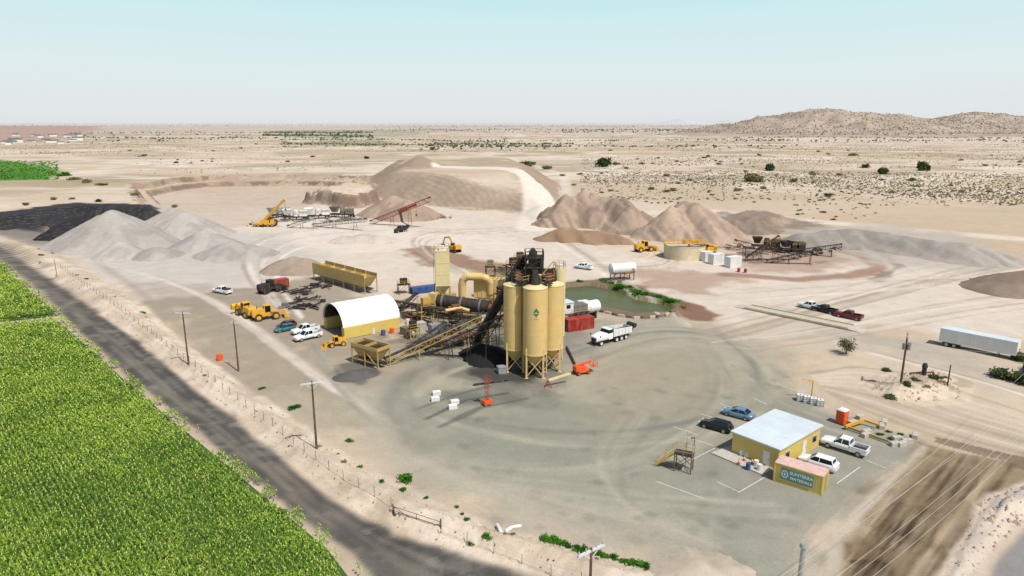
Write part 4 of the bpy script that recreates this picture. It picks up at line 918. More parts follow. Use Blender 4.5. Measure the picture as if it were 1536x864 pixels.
PL['a']=pole(284,555,9.8,'wooden utility pole with short crossarm furthest up the berm',2.9,R(-10))
PL['b']=pole(358,557,9.2,'wooden utility pole right of the furthest berm pole',1.4,R(-20))
PL['c']=pole(476,686,9.4,'wooden utility pole with white crossarm in the middle of the berm',3.0,R(25))
PL['d']=pole(887,823,9.8,'utility pole with pale crossarm at the bottom edge',2.8,R(35),top=True)
PL['e']=pole(1206,816,10.2,'grey steel pole top at the bottom edge under the wires',0,0,'galv',top=True,r=.3,cap=True)
PL['f']=pole(1350,583,8.6,'utility pole with three transformers on the bare mound at right',2.4,R(60),tr=True,r=.2)
PL['g']=pole(86,418,5.2,'short thin pole at the upper left berm',0,r=.09)
PL['h']=pole(1420,586,3.6,'short stub pole right of the transformer pole',0,r=.14)
PL['i']=pole(1028,700,5,'slim light pole behind the stair platform',0,r=.05,mat='galv')
def cable(name,label,a,b,sag,r=.022,group=None):
    a=Vector(a);b=Vector(b); pts=[Vector((0,0,0))+(b-a)*t-Vector((0,0,1))*sag*4*t*(1-t) for t in [i/14 for i in range(15)]]
    o=MB().tube(pts,r,5).build(name,'cable',None,None,a); tag(o,label,'power line',group); return o
for i,(s,e) in enumerate((((1160,872),(1545,597)),((1180,872),(1545,584)),((1245,872),(1545,628)),((1270,872),(1545,640)),((1222,820),(1536,560)),((1300,872),(1545,655)))):
    cable('power_line','overhead wire crossing the dark soil at the lower right',G(s[0],s[1],9.3),G(e[0],e[1],8.2),.6,.015,'overhead wires at the lower right')
fp=PL['f'][1]; 
cable('power_line','wire running from the transformer pole to the stub pole',(fp.x,fp.y,8.2),PL['h'][1]+Vector((0,0,3.5)),.5,.018)
cable('power_line','wire leaving the transformer pole past the right edge',(fp.x,fp.y,8.3),G(1600,535,7),.6,.018)
def fence():
    pts=[G(u,v) for u,v in [(92,408),(200,486),(300,564),(400,642),(480,704),(560,756),(588,774)]]
    pts2=[G(u,v) for u,v in [(662,808),(760,842),(860,876),(960,930)]]
    for pts,label in ((pts,'thin wire fence with steel posts running along the left berm'),(pts2,'short wire fence continuing below the steel gate')):
        t=thing('wire_fence',label,'fence',(pts[0].x,pts[0].y,0)); o=pts[0]; L=[(b-a).length for a,b in zip(pts[:-1],pts[1:])]; tot=sum(L); n=min(64,int(tot/3.2)); top=[]
        for i in range(n+1):
            d=tot*i/n; k=0
            while k<len(L)-1 and d>L[k]: d-=L[k]; k+=1
            p=pts[k]+(pts[k+1]-pts[k])*(d/L[k]); z=hz(p.x,p.y); top.append(Vector((p.x-o.x,p.y-o.y,z)))
            MB().cyl((p.x-o.x,p.y-o.y,z-.1),(p.x-o.x+random.uniform(-.05,.05),p.y-o.y,z+1.35),.035,n=6).build('post','steel' if i%5 else 'wood',t)
        for hgt in (.4,.8,1.25): MB().tube([q+Vector((0,0,hgt)) for q in top],.009,4).build('wire','galv',t)
fence()
def gate():
    a,b=G(592,780),G(660,803); t=thing('steel_gate','open dark pipe gate standing on the lower berm','gate',(a.x,a.y,hz(a.x,a.y)),math.atan2(b.y-a.y,b.x-a.x)); L=(b-a).length; m=MB()
    for z in (.25,.8,1.3): m.cyl((0,0,z),(L,0,z),.03,n=8)
    for x in (0,L/2,L): m.cyl((x,0,.2),(x,0,1.35),.03,n=8)
    m.bar((0,0,1.25),(L/2,0,.3),.04); m.build('gate_frame','dark',t)
    for x in (-.15,L+.15): MB().cyl((x,0,-.3),(x,0,1.6),.07,n=8).build('post','dark',t)
gate()
for i,(pa,pb,l) in enumerate((((746,792),(754,812),'white pipe piece lying upright left on the lower berm'),((758,816),(778,806),'white bent pipe piece right on the lower berm'))):
    p,q=G(*pa),G(*pb); z=hz(p.x,p.y); m=MB(); m.tube([Vector((0,0,.35)),(q-p)*.5+Vector((0,0,.5)),(q-p)+Vector((.2,0,.25))],.2,8); tag(m.build('pipe_piece','white',None,None,(p.x,p.y,z)),l,'pipe')
t=barrel(330,541,'orange','orange barrel standing on the berm between two utility poles',1.2,.55)
p=G(1384,572); t=thing('well_pump','dark well pump head on the bare mound right of the transformer pole','pump',(p.x,p.y,hz(p.x,p.y)-.1)); m=MB(); m.cyl((0,0,0),(0,0,1.6),.4,.35,10); m.cyl((0,0,1.6),(0,0,2.3),.5,.3,10); m.build('motor','dark',t); MB().tube([(0,0,.6),(1.8,.3,.6),(1.8,.3,-.1)],.16).build('pipe','rust',t); MB().box(-.8,.8,-.8,.8,-.05,.2).build('base_plate','concrete',t)
for u,v,l in ((1408,574,'brown timber lying right of the well pump'),(1376,566,'brown timber lying behind the well pump')):
    p=G(u,v,.3); p.z=hz(p.x,p.y)+.25; m=MB(); m.bar((-1.4,0,0),(1.4,.5,.2),.3); m.bar((-.9,.8,-.1),(1.0,-.6,.5),.25); tag(m.build('timber','wood',None,None,p),l,'timber')
# ---------------------------------------------------------------- conveyors
def conveyor(name,label,p0,p1,w=1.1,dp=1.0,mat='ochre',legs=(.3,.6,.9),cover=False,group=None,cat='conveyor',belt='black'):
    p0=Vector(p0);p1=Vector(p1); t=thing(name,label,cat,(p0.x,p0.y,0),0,group); a=Vector((0,0,p0.z)); b=p1-Vector((p0.x,p0.y,0)); d=(b-a); L=d.length; d.normalize()
    s=Vector((-d.y,d.x,0)).normalized()*w/2; up=s.cross(d).normalized()*-1
    if up.z<0: up=-up
    n=max(4,int(L/1.6)); m=MB()
    for q in (-1,1):
        m.bar(a+s*q,b+s*q,.12); m.bar(a+s*q-up*dp,b+s*q-up*dp,.1)
        for i in range(n+1):
            c=a+(b-a)*(i/n); m.bar(c+s*q,c+s*q-up*dp,.07)
            if i<n: c2=a+(b-a)*((i+1)/n); m.bar(c+s*q-(up*dp if i%2 else up*0),c2+s*q-(up*0 if i%2 else up*dp),.06)
    for i in range(n+1): c=a+(b-a)*(i/n)-up*dp; m.bar(c-s,c+s,.07)
    m.build('truss',mat,t)
    m=MB(); m.bar(a+up*.12,b+up*.12,w*.86,.07); m.build('belt',belt,t)
    for e in(a,b): MB().cyl(e-s*.9,e+s*.9,.28,n=10).build('pulley','dark',t)
    if cover: m=MB(); m.bar(a+up*.35+d*.5,b+up*.35-d*.5,w*1.05,.5); m.build('cover',mat,t)
    for f in legs:
        c=a+(b-a)*f-up*dp
        if c.z<.6: continue
        m=MB()
        for q in (-1,1): m.bar(c+s*q,Vector((c.x+s.x*q*1.6,c.y+s.y*q*1.6,0)),.13)
        m.bar(Vector((c.x-s.x*1.3,c.y-s.y*1.3,c.z*.5)),Vector((c.x+s.x*1.3,c.y+s.y*1.3,c.z*.5)),.09); m.build('leg',mat,t)
    return t
def rail(m,pts,h=1.05,closed=True,w=.05):
    q=list(pts)+([pts[0]] if closed else [])
    for a,b in zip(q[:-1],q[1:]):
        a=Vector(a);b=Vector(b)
        for z in(h*.5,h): m.bar(a+Vector((0,0,z)),b+Vector((0,0,z)),w)
        n=max(1,int((b-a).length/1.4))
        for i in range(n+1): c=a+(b-a)*(i/n); m.bar(c,c+Vector((0,0,h)),w)
# ---------------------------------------------------------------- silos
def silos():
    Fp=G(802,563); t=thing('asphalt_silos','cluster of four tall yellow asphalt silos on braced steel legs','silo',(Fp.x,Fp.y,0)); e=4.4
    ux=Vector((.69,.72,0))*e; uy=Vector((-.76,.65,0))*e
    cs=[Vector((0,0,0)),ux,uy,ux+uy]; r=2.08; top=15.9; bot=4.2
    for k,c in enumerate(cs):
        tp=top-(0 if k==0 else .2)
        m=MB(); m.cyl(c+Vector((0,0,bot)),c+Vector((0,0,tp)),r,n=36)
        s=m.build('silo','yellow',t)
        m=MB(); m.cyl(c+Vector((0,0,bot-2.4)),c+Vector((0,0,bot)),.5,r,28); m.build('hopper','yellow',s)
        m=MB()
        for z in (bot,tp-.1): m.cyl(c+Vector((0,0,z)),c+Vector((0,0,z+.1)),r+.06,n=36)
        for z in (bot+3.8,bot+7.6): m.cyl(c+Vector((0,0,z)),c+Vector((0,0,z+.05)),r+.02,n=36)
        m.build('ring','yellow2',s)
        m=MB(); m.cyl(c+Vector((0,0,tp)),c+Vector((0,0,tp+.5)),r,.7,28); m.build('lid','yellow2',s)
        m=MB(); m.box(c.x-.5,c.x+.5,c.y-.5,c.y+.5,bot-3.0,bot-2.3); m.build('discharge_gate','dark',s)
        for i in range(4):
            a=R(44+90*i+0); q=c+Vector((math.cos(a),math.sin(a),0))*(r*.98)
            m=MB(); m.bar((q.x,q.y,0),(q.x,q.y,bot+1.2),.3); m.box(q.x-.3,q.x+.3,q.y-.3,q.y+.3,0,.06); m.build('leg','yellow',t)
        m=MB()
        for i in range(4):
            a=R(44+90*i); b=R(134+90*i); p=c+Vector((math.cos(a),math.sin(a),0))*r*.98; q=c+Vector((math.cos(b),math.sin(b),0))*r*.98
            m.bar(p+Vector((0,0,.3)),q+Vector((0,0,bot-.3)),.12); m.bar(q+Vector((0,0,.3)),p+Vector((0,0,bot-.3)),.12); m.bar(p+Vector((0,0,bot)),q+Vector((0,0,bot)),.25)
        m.build('brace','yellow',t)
    m=MB()
    for s in(-.25,.25):
        p=Vector((-r-.2,s,0)); m.bar(p+Vector((0,0,.5)),p+Vector((0,0,top+1)),.05)
    for z in np.arange(.8,top+1,.45): m.bar((-r-.2,-.25,z),(-r-.2,.25,z),.04)
    m.build('ladder','dark',t)
    for q,rr in ((Vector((2.05,.45,0)),.09),(Vector((-2.05,1.7,0)),.1)): MB().cyl(q+Vector((0,0,.2)),q+Vector((0,0,top+.6)),rr,n=8).build('riser_pipe','yellow2',t)
    def em(du,dz,pts,mat,off):
        m=MB(); vs=[]
        for x,z in pts:
            a=-PI/2+R(3)+(x+du)/r; vs.append((math.cos(a)*(r+off),math.sin(a)*(r+off),11.9+z+dz))
        m.add(vs,[tuple(range(len(vs)))]); m.build('emblem',mat,t)
    em(0,0,[(-.55,0),(0,.85),(.0,.25),(-.15,0)],'green',.04); em(0,0,[(0,.85),(.55,0),(.15,0),(0,.25)],'green',.04); em(0,0,[(-.5,-.1),(-.12,-.1),(.0,-.35),(0,-.8)],'green',.04); em(0,0,[(.5,-.1),(.12,-.1),(0,-.35),(0,-.8)],'teal',.04)
    em(0,-1.15,[(-.4,-.04),(.4,-.04),(.4,.06),(-.4,.06)],'orange',.04)
    cc=(ux+uy)/2; zt=top+.55; mat4=Matrix.Translation((cc.x,cc.y,0))@Matrix.Rotation(math.atan2(ux.y,ux.x),4,'Z')
    m=MB(); m.box(-3.9,3.9,-.9,.9,zt,zt+.12,mat4); m.box(-.9,.9,-3.9,3.9,zt+.121,zt+.2,mat4); m.build('top_deck','dark',t)
    m=MB(); hw=3.9; pt=[mat4@Vector(q) for q in((-hw,-.9,zt+.15),(-.9,-.9,zt+.15),(-.9,-hw,zt+.15),(.9,-hw,zt+.15),(.9,-.9,zt+.15),(hw,-.9,zt+.15),(hw,.9,zt+.15),(.9,.9,zt+.15),(.9,hw,zt+.15),(-.9,hw,zt+.15),(-.9,.9,zt+.15),(-hw,.9,zt+.15))]; rail(m,pt,1.1,w=.07); m.build('handrail','ochre',t)
    for k,c in enumerate(cs): MB().cyl(c+Vector((0,0,zt-.1)),c+Vector((0,0,zt+1.5)),.85,.65,12).build('batcher','dark',t)
    m=MB(); m.bar(cs[0]+Vector((0,0,zt+1.7)),cs[3]+Vector((0,0,zt+1.7)),.95,.9); m.bar(cs[1]+Vector((0,0,zt+1.5)),cs[2]+Vector((0,0,zt+1.5)),.9,.8); m.build('transfer_conveyor','dark',t)
    m=MB(); w=1.6
    for z in (zt+2.3,zt+4.0): m.box(cc.x-w,cc.x+w,cc.y-w,cc.y+w,z,z+.15)
    for a in(-1,1):
        for b in(-1,1): m.bar((cc.x+a*w*.95,cc.y+b*w*.95,zt),(cc.x+a*w*.95,cc.y+b*w*.95,zt+5.1),.16)
    for z0,z1 in((zt+.2,zt+2.3),(zt+2.3,zt+4)):
        for s in(-1,1): m.bar((cc.x-w,cc.y+s*w,z0),(cc.x+w,cc.y+s*w,z1),.1); m.bar((cc.x+s*w,cc.y-w,z1),(cc.x+s*w,cc.y+w,z0),.1)
    rail(m,[(cc.x-w,cc.y-w,zt+4.15),(cc.x+w,cc.y-w,zt+4.15),(cc.x+w,cc.y+w,zt+4.15),(cc.x-w,cc.y+w,zt+4.15)],1,w=.07); m.build('head_frame','dark',t)
    m=MB(); m.box(cc.x-1.0,cc.x+.6,cc.y-.8,cc.y+.8,zt+2.45,zt+3.9); m.box(cc.x-.9,cc.x+.5,cc.y-.7,cc.y+.7,zt+4.2,zt+5.0); m.cyl((cc.x-.2,cc.y-.8,zt+5.0),(cc.x-.2,cc.y+.8,zt+5.0),.5,n=14); m.cyl((cc.x+1.0,cc.y,zt+2.4),(cc.x+1.0,cc.y,zt+3.7),.4,n=12); m.build('drive_unit','dark',t)
    m=MB(); m.box(cc.x+1.9,cc.x+3.0,cc.y-2.3,cc.y-1.3,zt+.2,zt+1.5); m.cyl((cc.x+3.3,cc.y-1.4,zt+.2),(cc.x+3.3,cc.y-1.4,zt+2.4),.28,n=10); m.box(cc.x-3.2,cc.x-2.3,cc.y-1.6,cc.y-.7,zt+.2,zt+1.6); m.build('winch','rust',t)
    m=MB(); m.bar((cc.x+.4,cc.y-2,zt+.3),(cc.x+3.2,cc.y-2,zt+3.6),.14); m.bar((cc.x+3.2,cc.y-2,zt+3.6),(cc.x+4.3,cc.y-2,zt+2.6),.12); m.build('davit_arm','ochre',t)
    p0=G(716,512,1.2); p1=Vector((Fp.x+cc.x-1.4,Fp.y+cc.y-.4,zt+4.2))
    conveyor('drag_conveyor','steep dark enclosed drag conveyor rising to the silo tops',p0,p1,1.6,1.5,'dark',(.25,.5,.72),True)
    q=G(839,548); t2=thing('dust_silo','slim pale yellow silo standing behind the right of the silo cluster','silo',(q.x,q.y+4,0)); m=MB(); m.cyl((0,0,4.5),(0,0,17.4),1.15,n=28); m.build('shell','yellow2',t2); MB().cyl((0,0,2.6),(0,0,4.5),.3,1.15,24).build('hopper','yellow2',t2)
    m=MB(); rail(m,[(1.1*math.cos(a),1.1*math.sin(a),17.4) for a in [i*PI/4 for i in range(8)]],1.0,w=.06); m.build('handrail','ochre',t2); MB().cyl((0,0,17.4),(0,0,18.0),.6,.5,12).build('vent','white',t2)
    for a in (.8,2.4,3.9,5.5): MB().bar((1.1*math.cos(a),1.1*math.sin(a),0),(1.1*math.cos(a),1.1*math.sin(a),5),.22).build('leg','yellow2',t2)
silos()
def tallbin():
    p=G(665,471); t=thing('storage_bin','tall square cream storage bin on legs left of the silos','silo',(p.x,p.y,0),R(8)); w=1.62; tp=15.0
    m=MB(); m.box(-w,w,-w,w,7,tp); 
    for z in(7,9.6,12.2,tp-.12): m.box(-w-.05,w+.05,-w-.05,w+.05,z,z+.1)
    m.build('shell','yellow2',t); MB().frus(-.35,.35,.35,4.8,-w,w,w,7).build('hopper','yellow2',t)
    for a in(-1,1):
        for b in(-1,1): MB().box(a*w-.13,a*w+.13,b*w-.13,b*w+.13,0,7).build('leg','ochre',t)
    m=MB()
    for s in(-1,1):
        for z0,z1 in((.4,3.6),(3.6,6.8)): m.bar((-w,s*w,z0),(w,s*w,z1),.1); m.bar((w,s*w,z0),(-w,s*w,z1),.1); m.bar((s*w,-w,z0),(s*w,w,z1),.1); m.bar((s*w,w,z0),(s*w,-w,z1),.1)
        m.bar((-w,s*w,3.6),(w,s*w,3.6),.12)
    m.build('brace','ochre',t); m=MB(); rail(m,[(-w,-w,tp+.05),(w,-w,tp+.05),(w,w,tp+.05),(-w,w,tp+.05)],1.1,w=.07); m.build('handrail','ochre',t); MB().box(-.6,.6,-.6,.6,tp,tp+1).build('bin_vent','white',t)
    m=MB(); 
    for s in(-.25,.25): m.bar((-w-.3,s,.2),(-w-.3,s,tp+.8),.06)
    for z in np.arange(.5,tp+.6,.5): m.bar((-w-.3,-.25,z),(-w-.3,.25,z),.045)
    m.build('ladder','dark',t)
tallbin()
def plant():
    p=G(700,478); t=thing('drum_mixer','large dark rotary drum mixer lying behind the silos','drum',(p.x,p.y,0),R(-18))
    m=MB(); m.cyl((-7,0,3.6),(5.5,0,3.1),1.5,n=28); m.build('drum','dark',t); m=MB()
    for x in(-5.5,-1,3.5): m.cyl((x-.2,0,3.55-(x+7)*.04),(x+.2,0,3.53-(x+7)*.04),1.72,n=28)
    m.build('riding_ring','steel',t); m=MB()
    for y in(-1.3,1.3): m.bar((-7.5,y,1.4),(6,y,1.4),.3)
    for x in(-6.5,-3,0.5,4.5):
        for y in(-1.3,1.3): m.bar((x,y,0),(x,y,1.5),.25)
        m.bar((x,-1.3,1.3),(x,1.3,1.3),.25)
    m.build('frame','ochre',t); MB().cyl((5.5,0,3.1),(7.2,0,3.05),.9,.6,18).build('burner','rust',t); MB().box(-8.4,-6.9,-1.6,1.6,1.6,5.6).build('inlet_housing','yellow',t)
    m=MB(); m.box(-6.5,5,-2.6,-1.75,2.0,2.08); rail(m,[(-6.5,-2.6,2.08),(5,-2.6,2.08)],1.0,False,.06); m.build('walkway','dark',t)
    p=G(716,466); t=thing('baghouse','yellow filter house with big curved duct over the drum','filter house',(p.x,p.y,0),R(-12)); m=MB(); m.box(-1,7,1,4.6,3,7.2)
    for x in np.arange(-1,7.1,1.0): m.box(x-.07,x+.07,.9,4.7,3,7.2)
    m.build('housing','yellow',t)
    for x in (1,3,5): m=MB(); m.add([(x-1,1,3),(x+1,1,3),(x+1,4.6,3),(x-1,4.6,3),(x-.3,2.5,1.3),(x+.3,2.5,1.3),(x+.3,3.1,1.3),(x-.3,3.1,1.3)],[(0,1,5,4),(1,2,6,5),(2,3,7,6),(3,0,4,7),(4,5,6,7)]); m.build('hopper','yellow',t)
    for x in(-.8,2,4,6.8):
        for y in(1.1,4.5): MB().bar((x,y,0),(x,y,3),.2).build('leg','ochre',t)
    pts=[Vector((-3.6,0,2.5)),Vector((-3.6,0,6.2)),Vector((-3.3,0,7.4)),Vector((-2.3,0,8.1)),Vector((1.2,.4,8.1)),Vector((2.4,.8,7.5)),Vector((2.9,1.2,6.4)),Vector((2.9,1.4,4))]
    m=MB(); m.tube(pts,.9,18)
    for q in pts[1:-1]: m.cyl(q-Vector((.45,0,.0)),q+Vector((.45,0,.0)),.6,n=12)
    m.build('duct','yellow',t); m=MB(); m.cyl((8.2,2.6,0),(8.2,2.6,10.5),.7,n=18); m.build('exhaust_stack','galv',t)
    m=MB(); rail(m,[(-1,1,7.2),(7,1,7.2),(7,4.6,7.2),(-1,4.6,7.2)],1.0,w=.06); m.build('handrail','ochre',t)
    c,ang,_=between((846,497),(888,490))
    container('red_container','red shipping container at the foot of the white control house',c,ang,6.6,2.5,2.6,'red')
    q=c+Vector((-1.0,3.2,0)); t=thing('control_house','white control house on a raised steel base behind the red container','control house',(q.x,q.y,0),ang)
    MB().box(-3.2,-.6,-1.3,1.3,3.0,5.4).build('wall','white',t); MB().box(-.55,3.2,-1.2,1.2,3.0,4.6).build('side_wall','steel',t); MB().box(-3.35,-.45,-1.45,1.45,5.402,5.55).build('roof','roofw',t)
    MB().box(-2.4,-1.4,-1.34,-1.303,4.2,5.0).build('window','glass',t)
    for x in(-3,0,3):
        for y in(-1.2,1.2): MB().box(x-.12,x+.12,y-.12,y+.12,0,3).build('leg','dark',t)
    m=MB(); rail(m,[(-3.3,-2.3,3.05),(3.3,-2.3,3.05)],1.05,False,.06); m.build('handrail','ochre',t); MB().box(-3.3,3.3,-2.35,-1.31,2.95,3.05).build('walkway','dark',t)
    q=c+Vector((1.8,7.5,0)); t=thing('asphalt_tank','white horizontal asphalt tank behind the control house','tank',(q.x,q.y,0),ang+.1); m=MB(); m.cyl((-4,0,2.6),(4,0,2.6),1.4,n=24); m.build('shell','white',t)
    for x in(-2.8,0,2.8): MB().box(x-.2,x+.2,-1.2,1.2,0,1.8).build('saddle','dark',t)
plant()
def tower(u,v,ang,w,d,lv,label,mat='ochre',box=None):
    p=G(u,v); t=thing('access_tower',label,'tower',(p.x,p.y,0),ang); top=lv[-1]
    for a in(-1,1):
        for b in(-1,1): MB().bar((a*w/2,b*d/2,0),(a*w/2,b*d/2,top),.16).build('leg',mat,t)
    m=MB(); z0=0
    for z in lv:
        for s in(-1,1):
            m.bar((-w/2,s*d/2,z),(w/2,s*d/2,z),.12); m.bar((s*w/2,-d/2,z),(s*w/2,d/2,z),.12); m.bar((-w/2,s*d/2,z0),(w/2,s*d/2,z),.07); m.bar((s*w/2,-d/2,z),(s*w/2,d/2,z0),.07)
        z0=z
    m.build('brace',mat,t)
    for z in lv: MB().box(-w/2,w/2,-d/2,d/2,z,z+.06).build('deck','dark',t)
    m=MB(); rail(m,[(-w/2,-d/2,top),(w/2,-d/2,top),(w/2,d/2,top),(-w/2,d/2,top)],1.05,w=.06); m.build('handrail','cat',t)
    if box: MB().box(-w*.3,w*.3,-d*.3,d*.3,top+.06,top+1.6).build('screen_box',box,t)
tower(752,492,R(35),2.6,2.2,(2.6,5.2,7.6),'ochre access tower between the drum and the silos','ochre','dark')
tower(640,486,R(30),3.2,2.4,(2.2,4.4),'low ochre screen tower right of the fabric shelter','ochre','ochre')
tower(736,450,R(10),2.2,2.2,(3,6,8.5),'dark steel tower behind the curved duct','dark','steel')
tower(606,440,R(20),3,2,(2.4,),'low dark platform right of the feed bins','dark','dark')
tower(770,470,R(30),2.4,2.4,(3,6,9,11.5),'tall dark steel tower just behind the silo cluster','dark','dark')
tower(684,500,R(20),2.4,2.0,(2.4,4.6),'dark steel tower in front of the drum mixer','dark','rust')
tower(620,508,R(40),2.2,1.6,(2.2,),'low ochre platform beside the feed conveyor','ochre','dark')
tower(726,520,R(30),1.8,1.8,(2.4,4.4),'small ochre tower at the foot of the drag conveyor','ochre')
tower(780,415,R(15),3,2.4,(3,5.5),'dark steel frame beyond the silo tops by the far pond','dark','dark')
def pipe(label,pts,r,mat):
    P=[G(*q) for q in pts]; o=P[0].copy(); o.z=0; tag(MB().tube([q-o for q in P],r,10).build('pipe_run',mat,None,None,o),label,'pipe')
pipe('grey pipe run beside the drum mixer',[(670,488,1.2),(700,492,1.2),(742,500,1.4)],.25,'galv')
pipe('tan pipe linking the tall bin and the filter house',[(668,466,5.5),(690,462,5.5),(704,466,5.0)],.35,'yellow')
pipe('dark pipe lying right of the silo legs',[(850,520,.3),(862,545,.3)],.2,'dark')
pipe('rusty pipe run in front of the generator box',[(634,512,.5),(660,508,.5),(690,514,.6)],.18,'rust')
for u1,v1,u2,v2,L,W,Hh,mt,l in ((622,440,655,436,8,2.4,1.6,'blue','blue open container left of the tall square bin'),(404,434,431,430,5.2,2.3,2.4,'red','red steel container beyond the black loader'),(645,500,668,496,3.6,2.0,1.9,'galv','grey white generator box beside the feed conveyor'),(622,497,637,494,2.4,1.8,1.8,'concrete','pale equipment box right of the fabric shelter'),(690,500,704,498,2.4,1.8,2.6,'steel','grey equipment cabinet under the drum'),(662,455,682,452,3.6,2,2.2,'ochre','ochre equipment box under the tall square bin'),(1052,392,1066,390,3.4,2.3,3.0,'white','white box cabin beside the round tank'),(1063,397,1084,394,4.6,2.4,3.2,'white','white box van body in front of the wash plant'),(1086,402,1112,398,5.0,2.4,3.2,'white','rightmost white box body by the wash plant'),(745,560,760,558,1.6,1.4,1.2,'galv','small grey box at the left silo leg'),(722,488,738,486,3.0,2.0,2.4,'white','white equipment cabin between drum and silos'),(604,500,614,503,2.0,1.6,1.6,'steel','small grey box at the near right of the fabric shelter'),(868,470,882,468,2.6,2.0,2.8,'white','tall white cabinet right of the control house')):
    c,ang,_=between((u1,v1),(u2,v2)); container('steel_box',l,c,ang,L,W,Hh,mt)
def shelter():
    Aq,Bq,Cq=G(483,492),G(520,508),G(603,493); ang=R(38); c=(Aq+Cq)/2; t=thing('fabric_shelter','white arched fabric shelter mounted on yellow container walls','shelter',(c.x,c.y,0),ang); L,W=12.6,10.2
    for s in(-1,1):
        m=MB(); y=s*(W/2-.6); m.box(-L/2,L/2,y-.6,y+.6,.1,2.5)
        for i in range(44): x=-L/2+.15+i*(L-.3)/43; m.box(x-.06,x+.06,y-.64,y+.64,.2,2.4)
        m.build('container_wall','yellow3',t)
    n=20; a=[PI*i/n for i in range(n+1)]; m=MB(); vs=[]
    nx_=24
    for k in range(nx_+1):
        x=-L/2-.2+(L+.4)*k/nx_; sagf=1-.018*math.sin(k/nx_*PI*6)**2
        for q in a: vs.append((x,math.cos(q)*W/2*sagf,2.5+math.sin(q)*4.0*sagf))
    fs=[(k*(n+1)+i,k*(n+1)+i+1,(k+1)*(n+1)+i+1,(k+1)*(n+1)+i) for k in range(nx_) for i in range(n)]
    m.add(vs,fs,True); m.build('canopy','fabric',t)
    m=MB(); vs=[]
    for x in (-L/2+.15,L/2-.3):
        for q in a: vs.append((x,math.cos(q)*(W/2-.28),2.5+math.sin(q)*3.72))
    m.add(vs,[(i,i+1,n+2+i,n+1+i) for i in range(n)],True); m.build('shade_lining','black',t)  # black sheet added under the canopy to paint the interior shade
    for x in np.linspace(-L/2,L/2,7): MB().tube([Vector((x,math.cos(q)*(W/2-.14),2.45+math.sin(q)*3.84)) for q in a[::2]],.05,6).build('arch_frame','galv',t)
    m=MB(); m.add([(L/2-.1,math.cos(q)*(W/2-.15),2.5+math.sin(q)*3.85) for q in a],[tuple(range(n+1))]); m.build('shaded_rear_panel','dark',t)  # dark colour stands in for shade at the closed end
    m=MB(); m.box(L/2-.3,L/2-.15,-W/2+1.2,W/2-1.2,.1,2.5); m.build('shaded_rear_wall','dark',t)  # added dark wall, coloured as interior shade
shelter()
def feedrow():
    a,b=G(480,418),G(558,440); c=(a+b)/2; ang=math.atan2(b.y-a.y,b.x-a.x); L=(b-a).length; t=thing('feed_bins','long row of ochre aggregate feed bins on a steel frame','bins',(c.x,c.y,0),ang); n=5
    for k in range(n):
        x0=-L/2+k*L/n; x1=x0+L/n-.25; m=MB()
        m.add([(x0,-2,4.2),(x1,-2,4.2),(x1,2,4.2),(x0,2,4.2),(x0+1.2,-.7,1.7),(x1-1.2,-.7,1.7),(x1-1.2,.7,1.7),(x0+1.2,.7,1.7)],[(0,1,5,4),(1,2,6,5),(2,3,7,6),(3,0,4,7),(4,5,6,7)])
        for y in(-2,2): m.box(x0,x1,y-.05,y+.05,4.2,5.0)
        m.build('hopper','ochre',t)
        for x in(x0+.1,x1-.1):
            for y in(-1.9,1.9): MB().bar((x,y,0),(x,y,4.3),.2).build('leg','ochre',t)
    m=MB(); m.bar((-L/2,0,1.2),(L/2,0,1.2),1.2,.2); m.build('belt','black',t)
    m=MB(); m.box(-L/2,L/2,-2.15,-2.05,1.9,4.9); m.build('side_plate','ochre',t)
feedrow()
def hopper(u,v,ang,label,s=1,mat='ochre'):
    p=G(u,v); t=thing('feed_hopper',label,'hopper',(p.x,p.y,0),ang,s=s)
    for k in(-1,1): m=MB(); m.add([(k*1.7-1.65,-1.6,3.4),(k*1.7+1.65,-1.6,3.4),(k*1.7+1.65,1.6,3.4),(k*1.7-1.65,1.6,3.4),(k*1.7-.6,-.6,1.2),(k*1.7+.6,-.6,1.2),(k*1.7+.6,.6,1.2),(k*1.7-.6,.6,1.2)],[(0,1,5,4),(1,2,6,5),(2,3,7,6),(3,0,4,7),(4,5,6,7)]); m.build('hopper',mat,t)
    m=MB()
    for y in(-1.6,1.6): m.box(-3.4,3.4,y-.05,y+.05,3.4,4.0)
    for x in(-3.4,0,3.4): m.box(x-.05,x+.05,-1.6,1.6,3.4,4.0)
    m.build('rim_plate',mat,t); m=MB()
    for x in(-3.3,0,3.3):
        for y in(-1.5,1.5): m.bar((x,y,0),(x,y,3.4),.18)
    for y in(-1.5,1.5): m.bar((-3.3,y,.3),(0,y,3),.1); m.bar((3.3,y,.3),(0,y,3),.1); m.bar((-3.3,y,1),(3.3,y,1),.15)
    m.build('frame',mat,t); MB().bar((-3.2,0,1.0),(3.6,0,1.0),1.0,.15).build('belt','black',t); MB().box(-3.2,3.2,-1.4,1.4,3.3,3.5).build('load','dark',t); return t
hopper(557,546,R(-35),'ochre twin feed hopper at the low end of the long inclined conveyor')
conveyor('inclined_conveyor','long ochre inclined conveyor from the feed hopper towards the drum',G(578,538,1.2),G(726,470,7.0),1.2,1.1,'ochre',(.3,.55,.8))
conveyor('inclined_conveyor','second inclined conveyor rising beside the long ochre one',G(612,522,1.2),G(668,484,4.5),1.0,1.0,'steel',(.4,.8))
conveyor('inclined_conveyor','dark conveyor running from the feed bins to the drum',G(562,446,1.5),G(690,468,5.5),1.1,1.0,'dark',(.25,.5,.8))
conveyor('inclined_conveyor','short ochre conveyor below the tall square bin',G(606,470,1),G(660,462,4),1.0,.9,'ochre',(.5,.85))
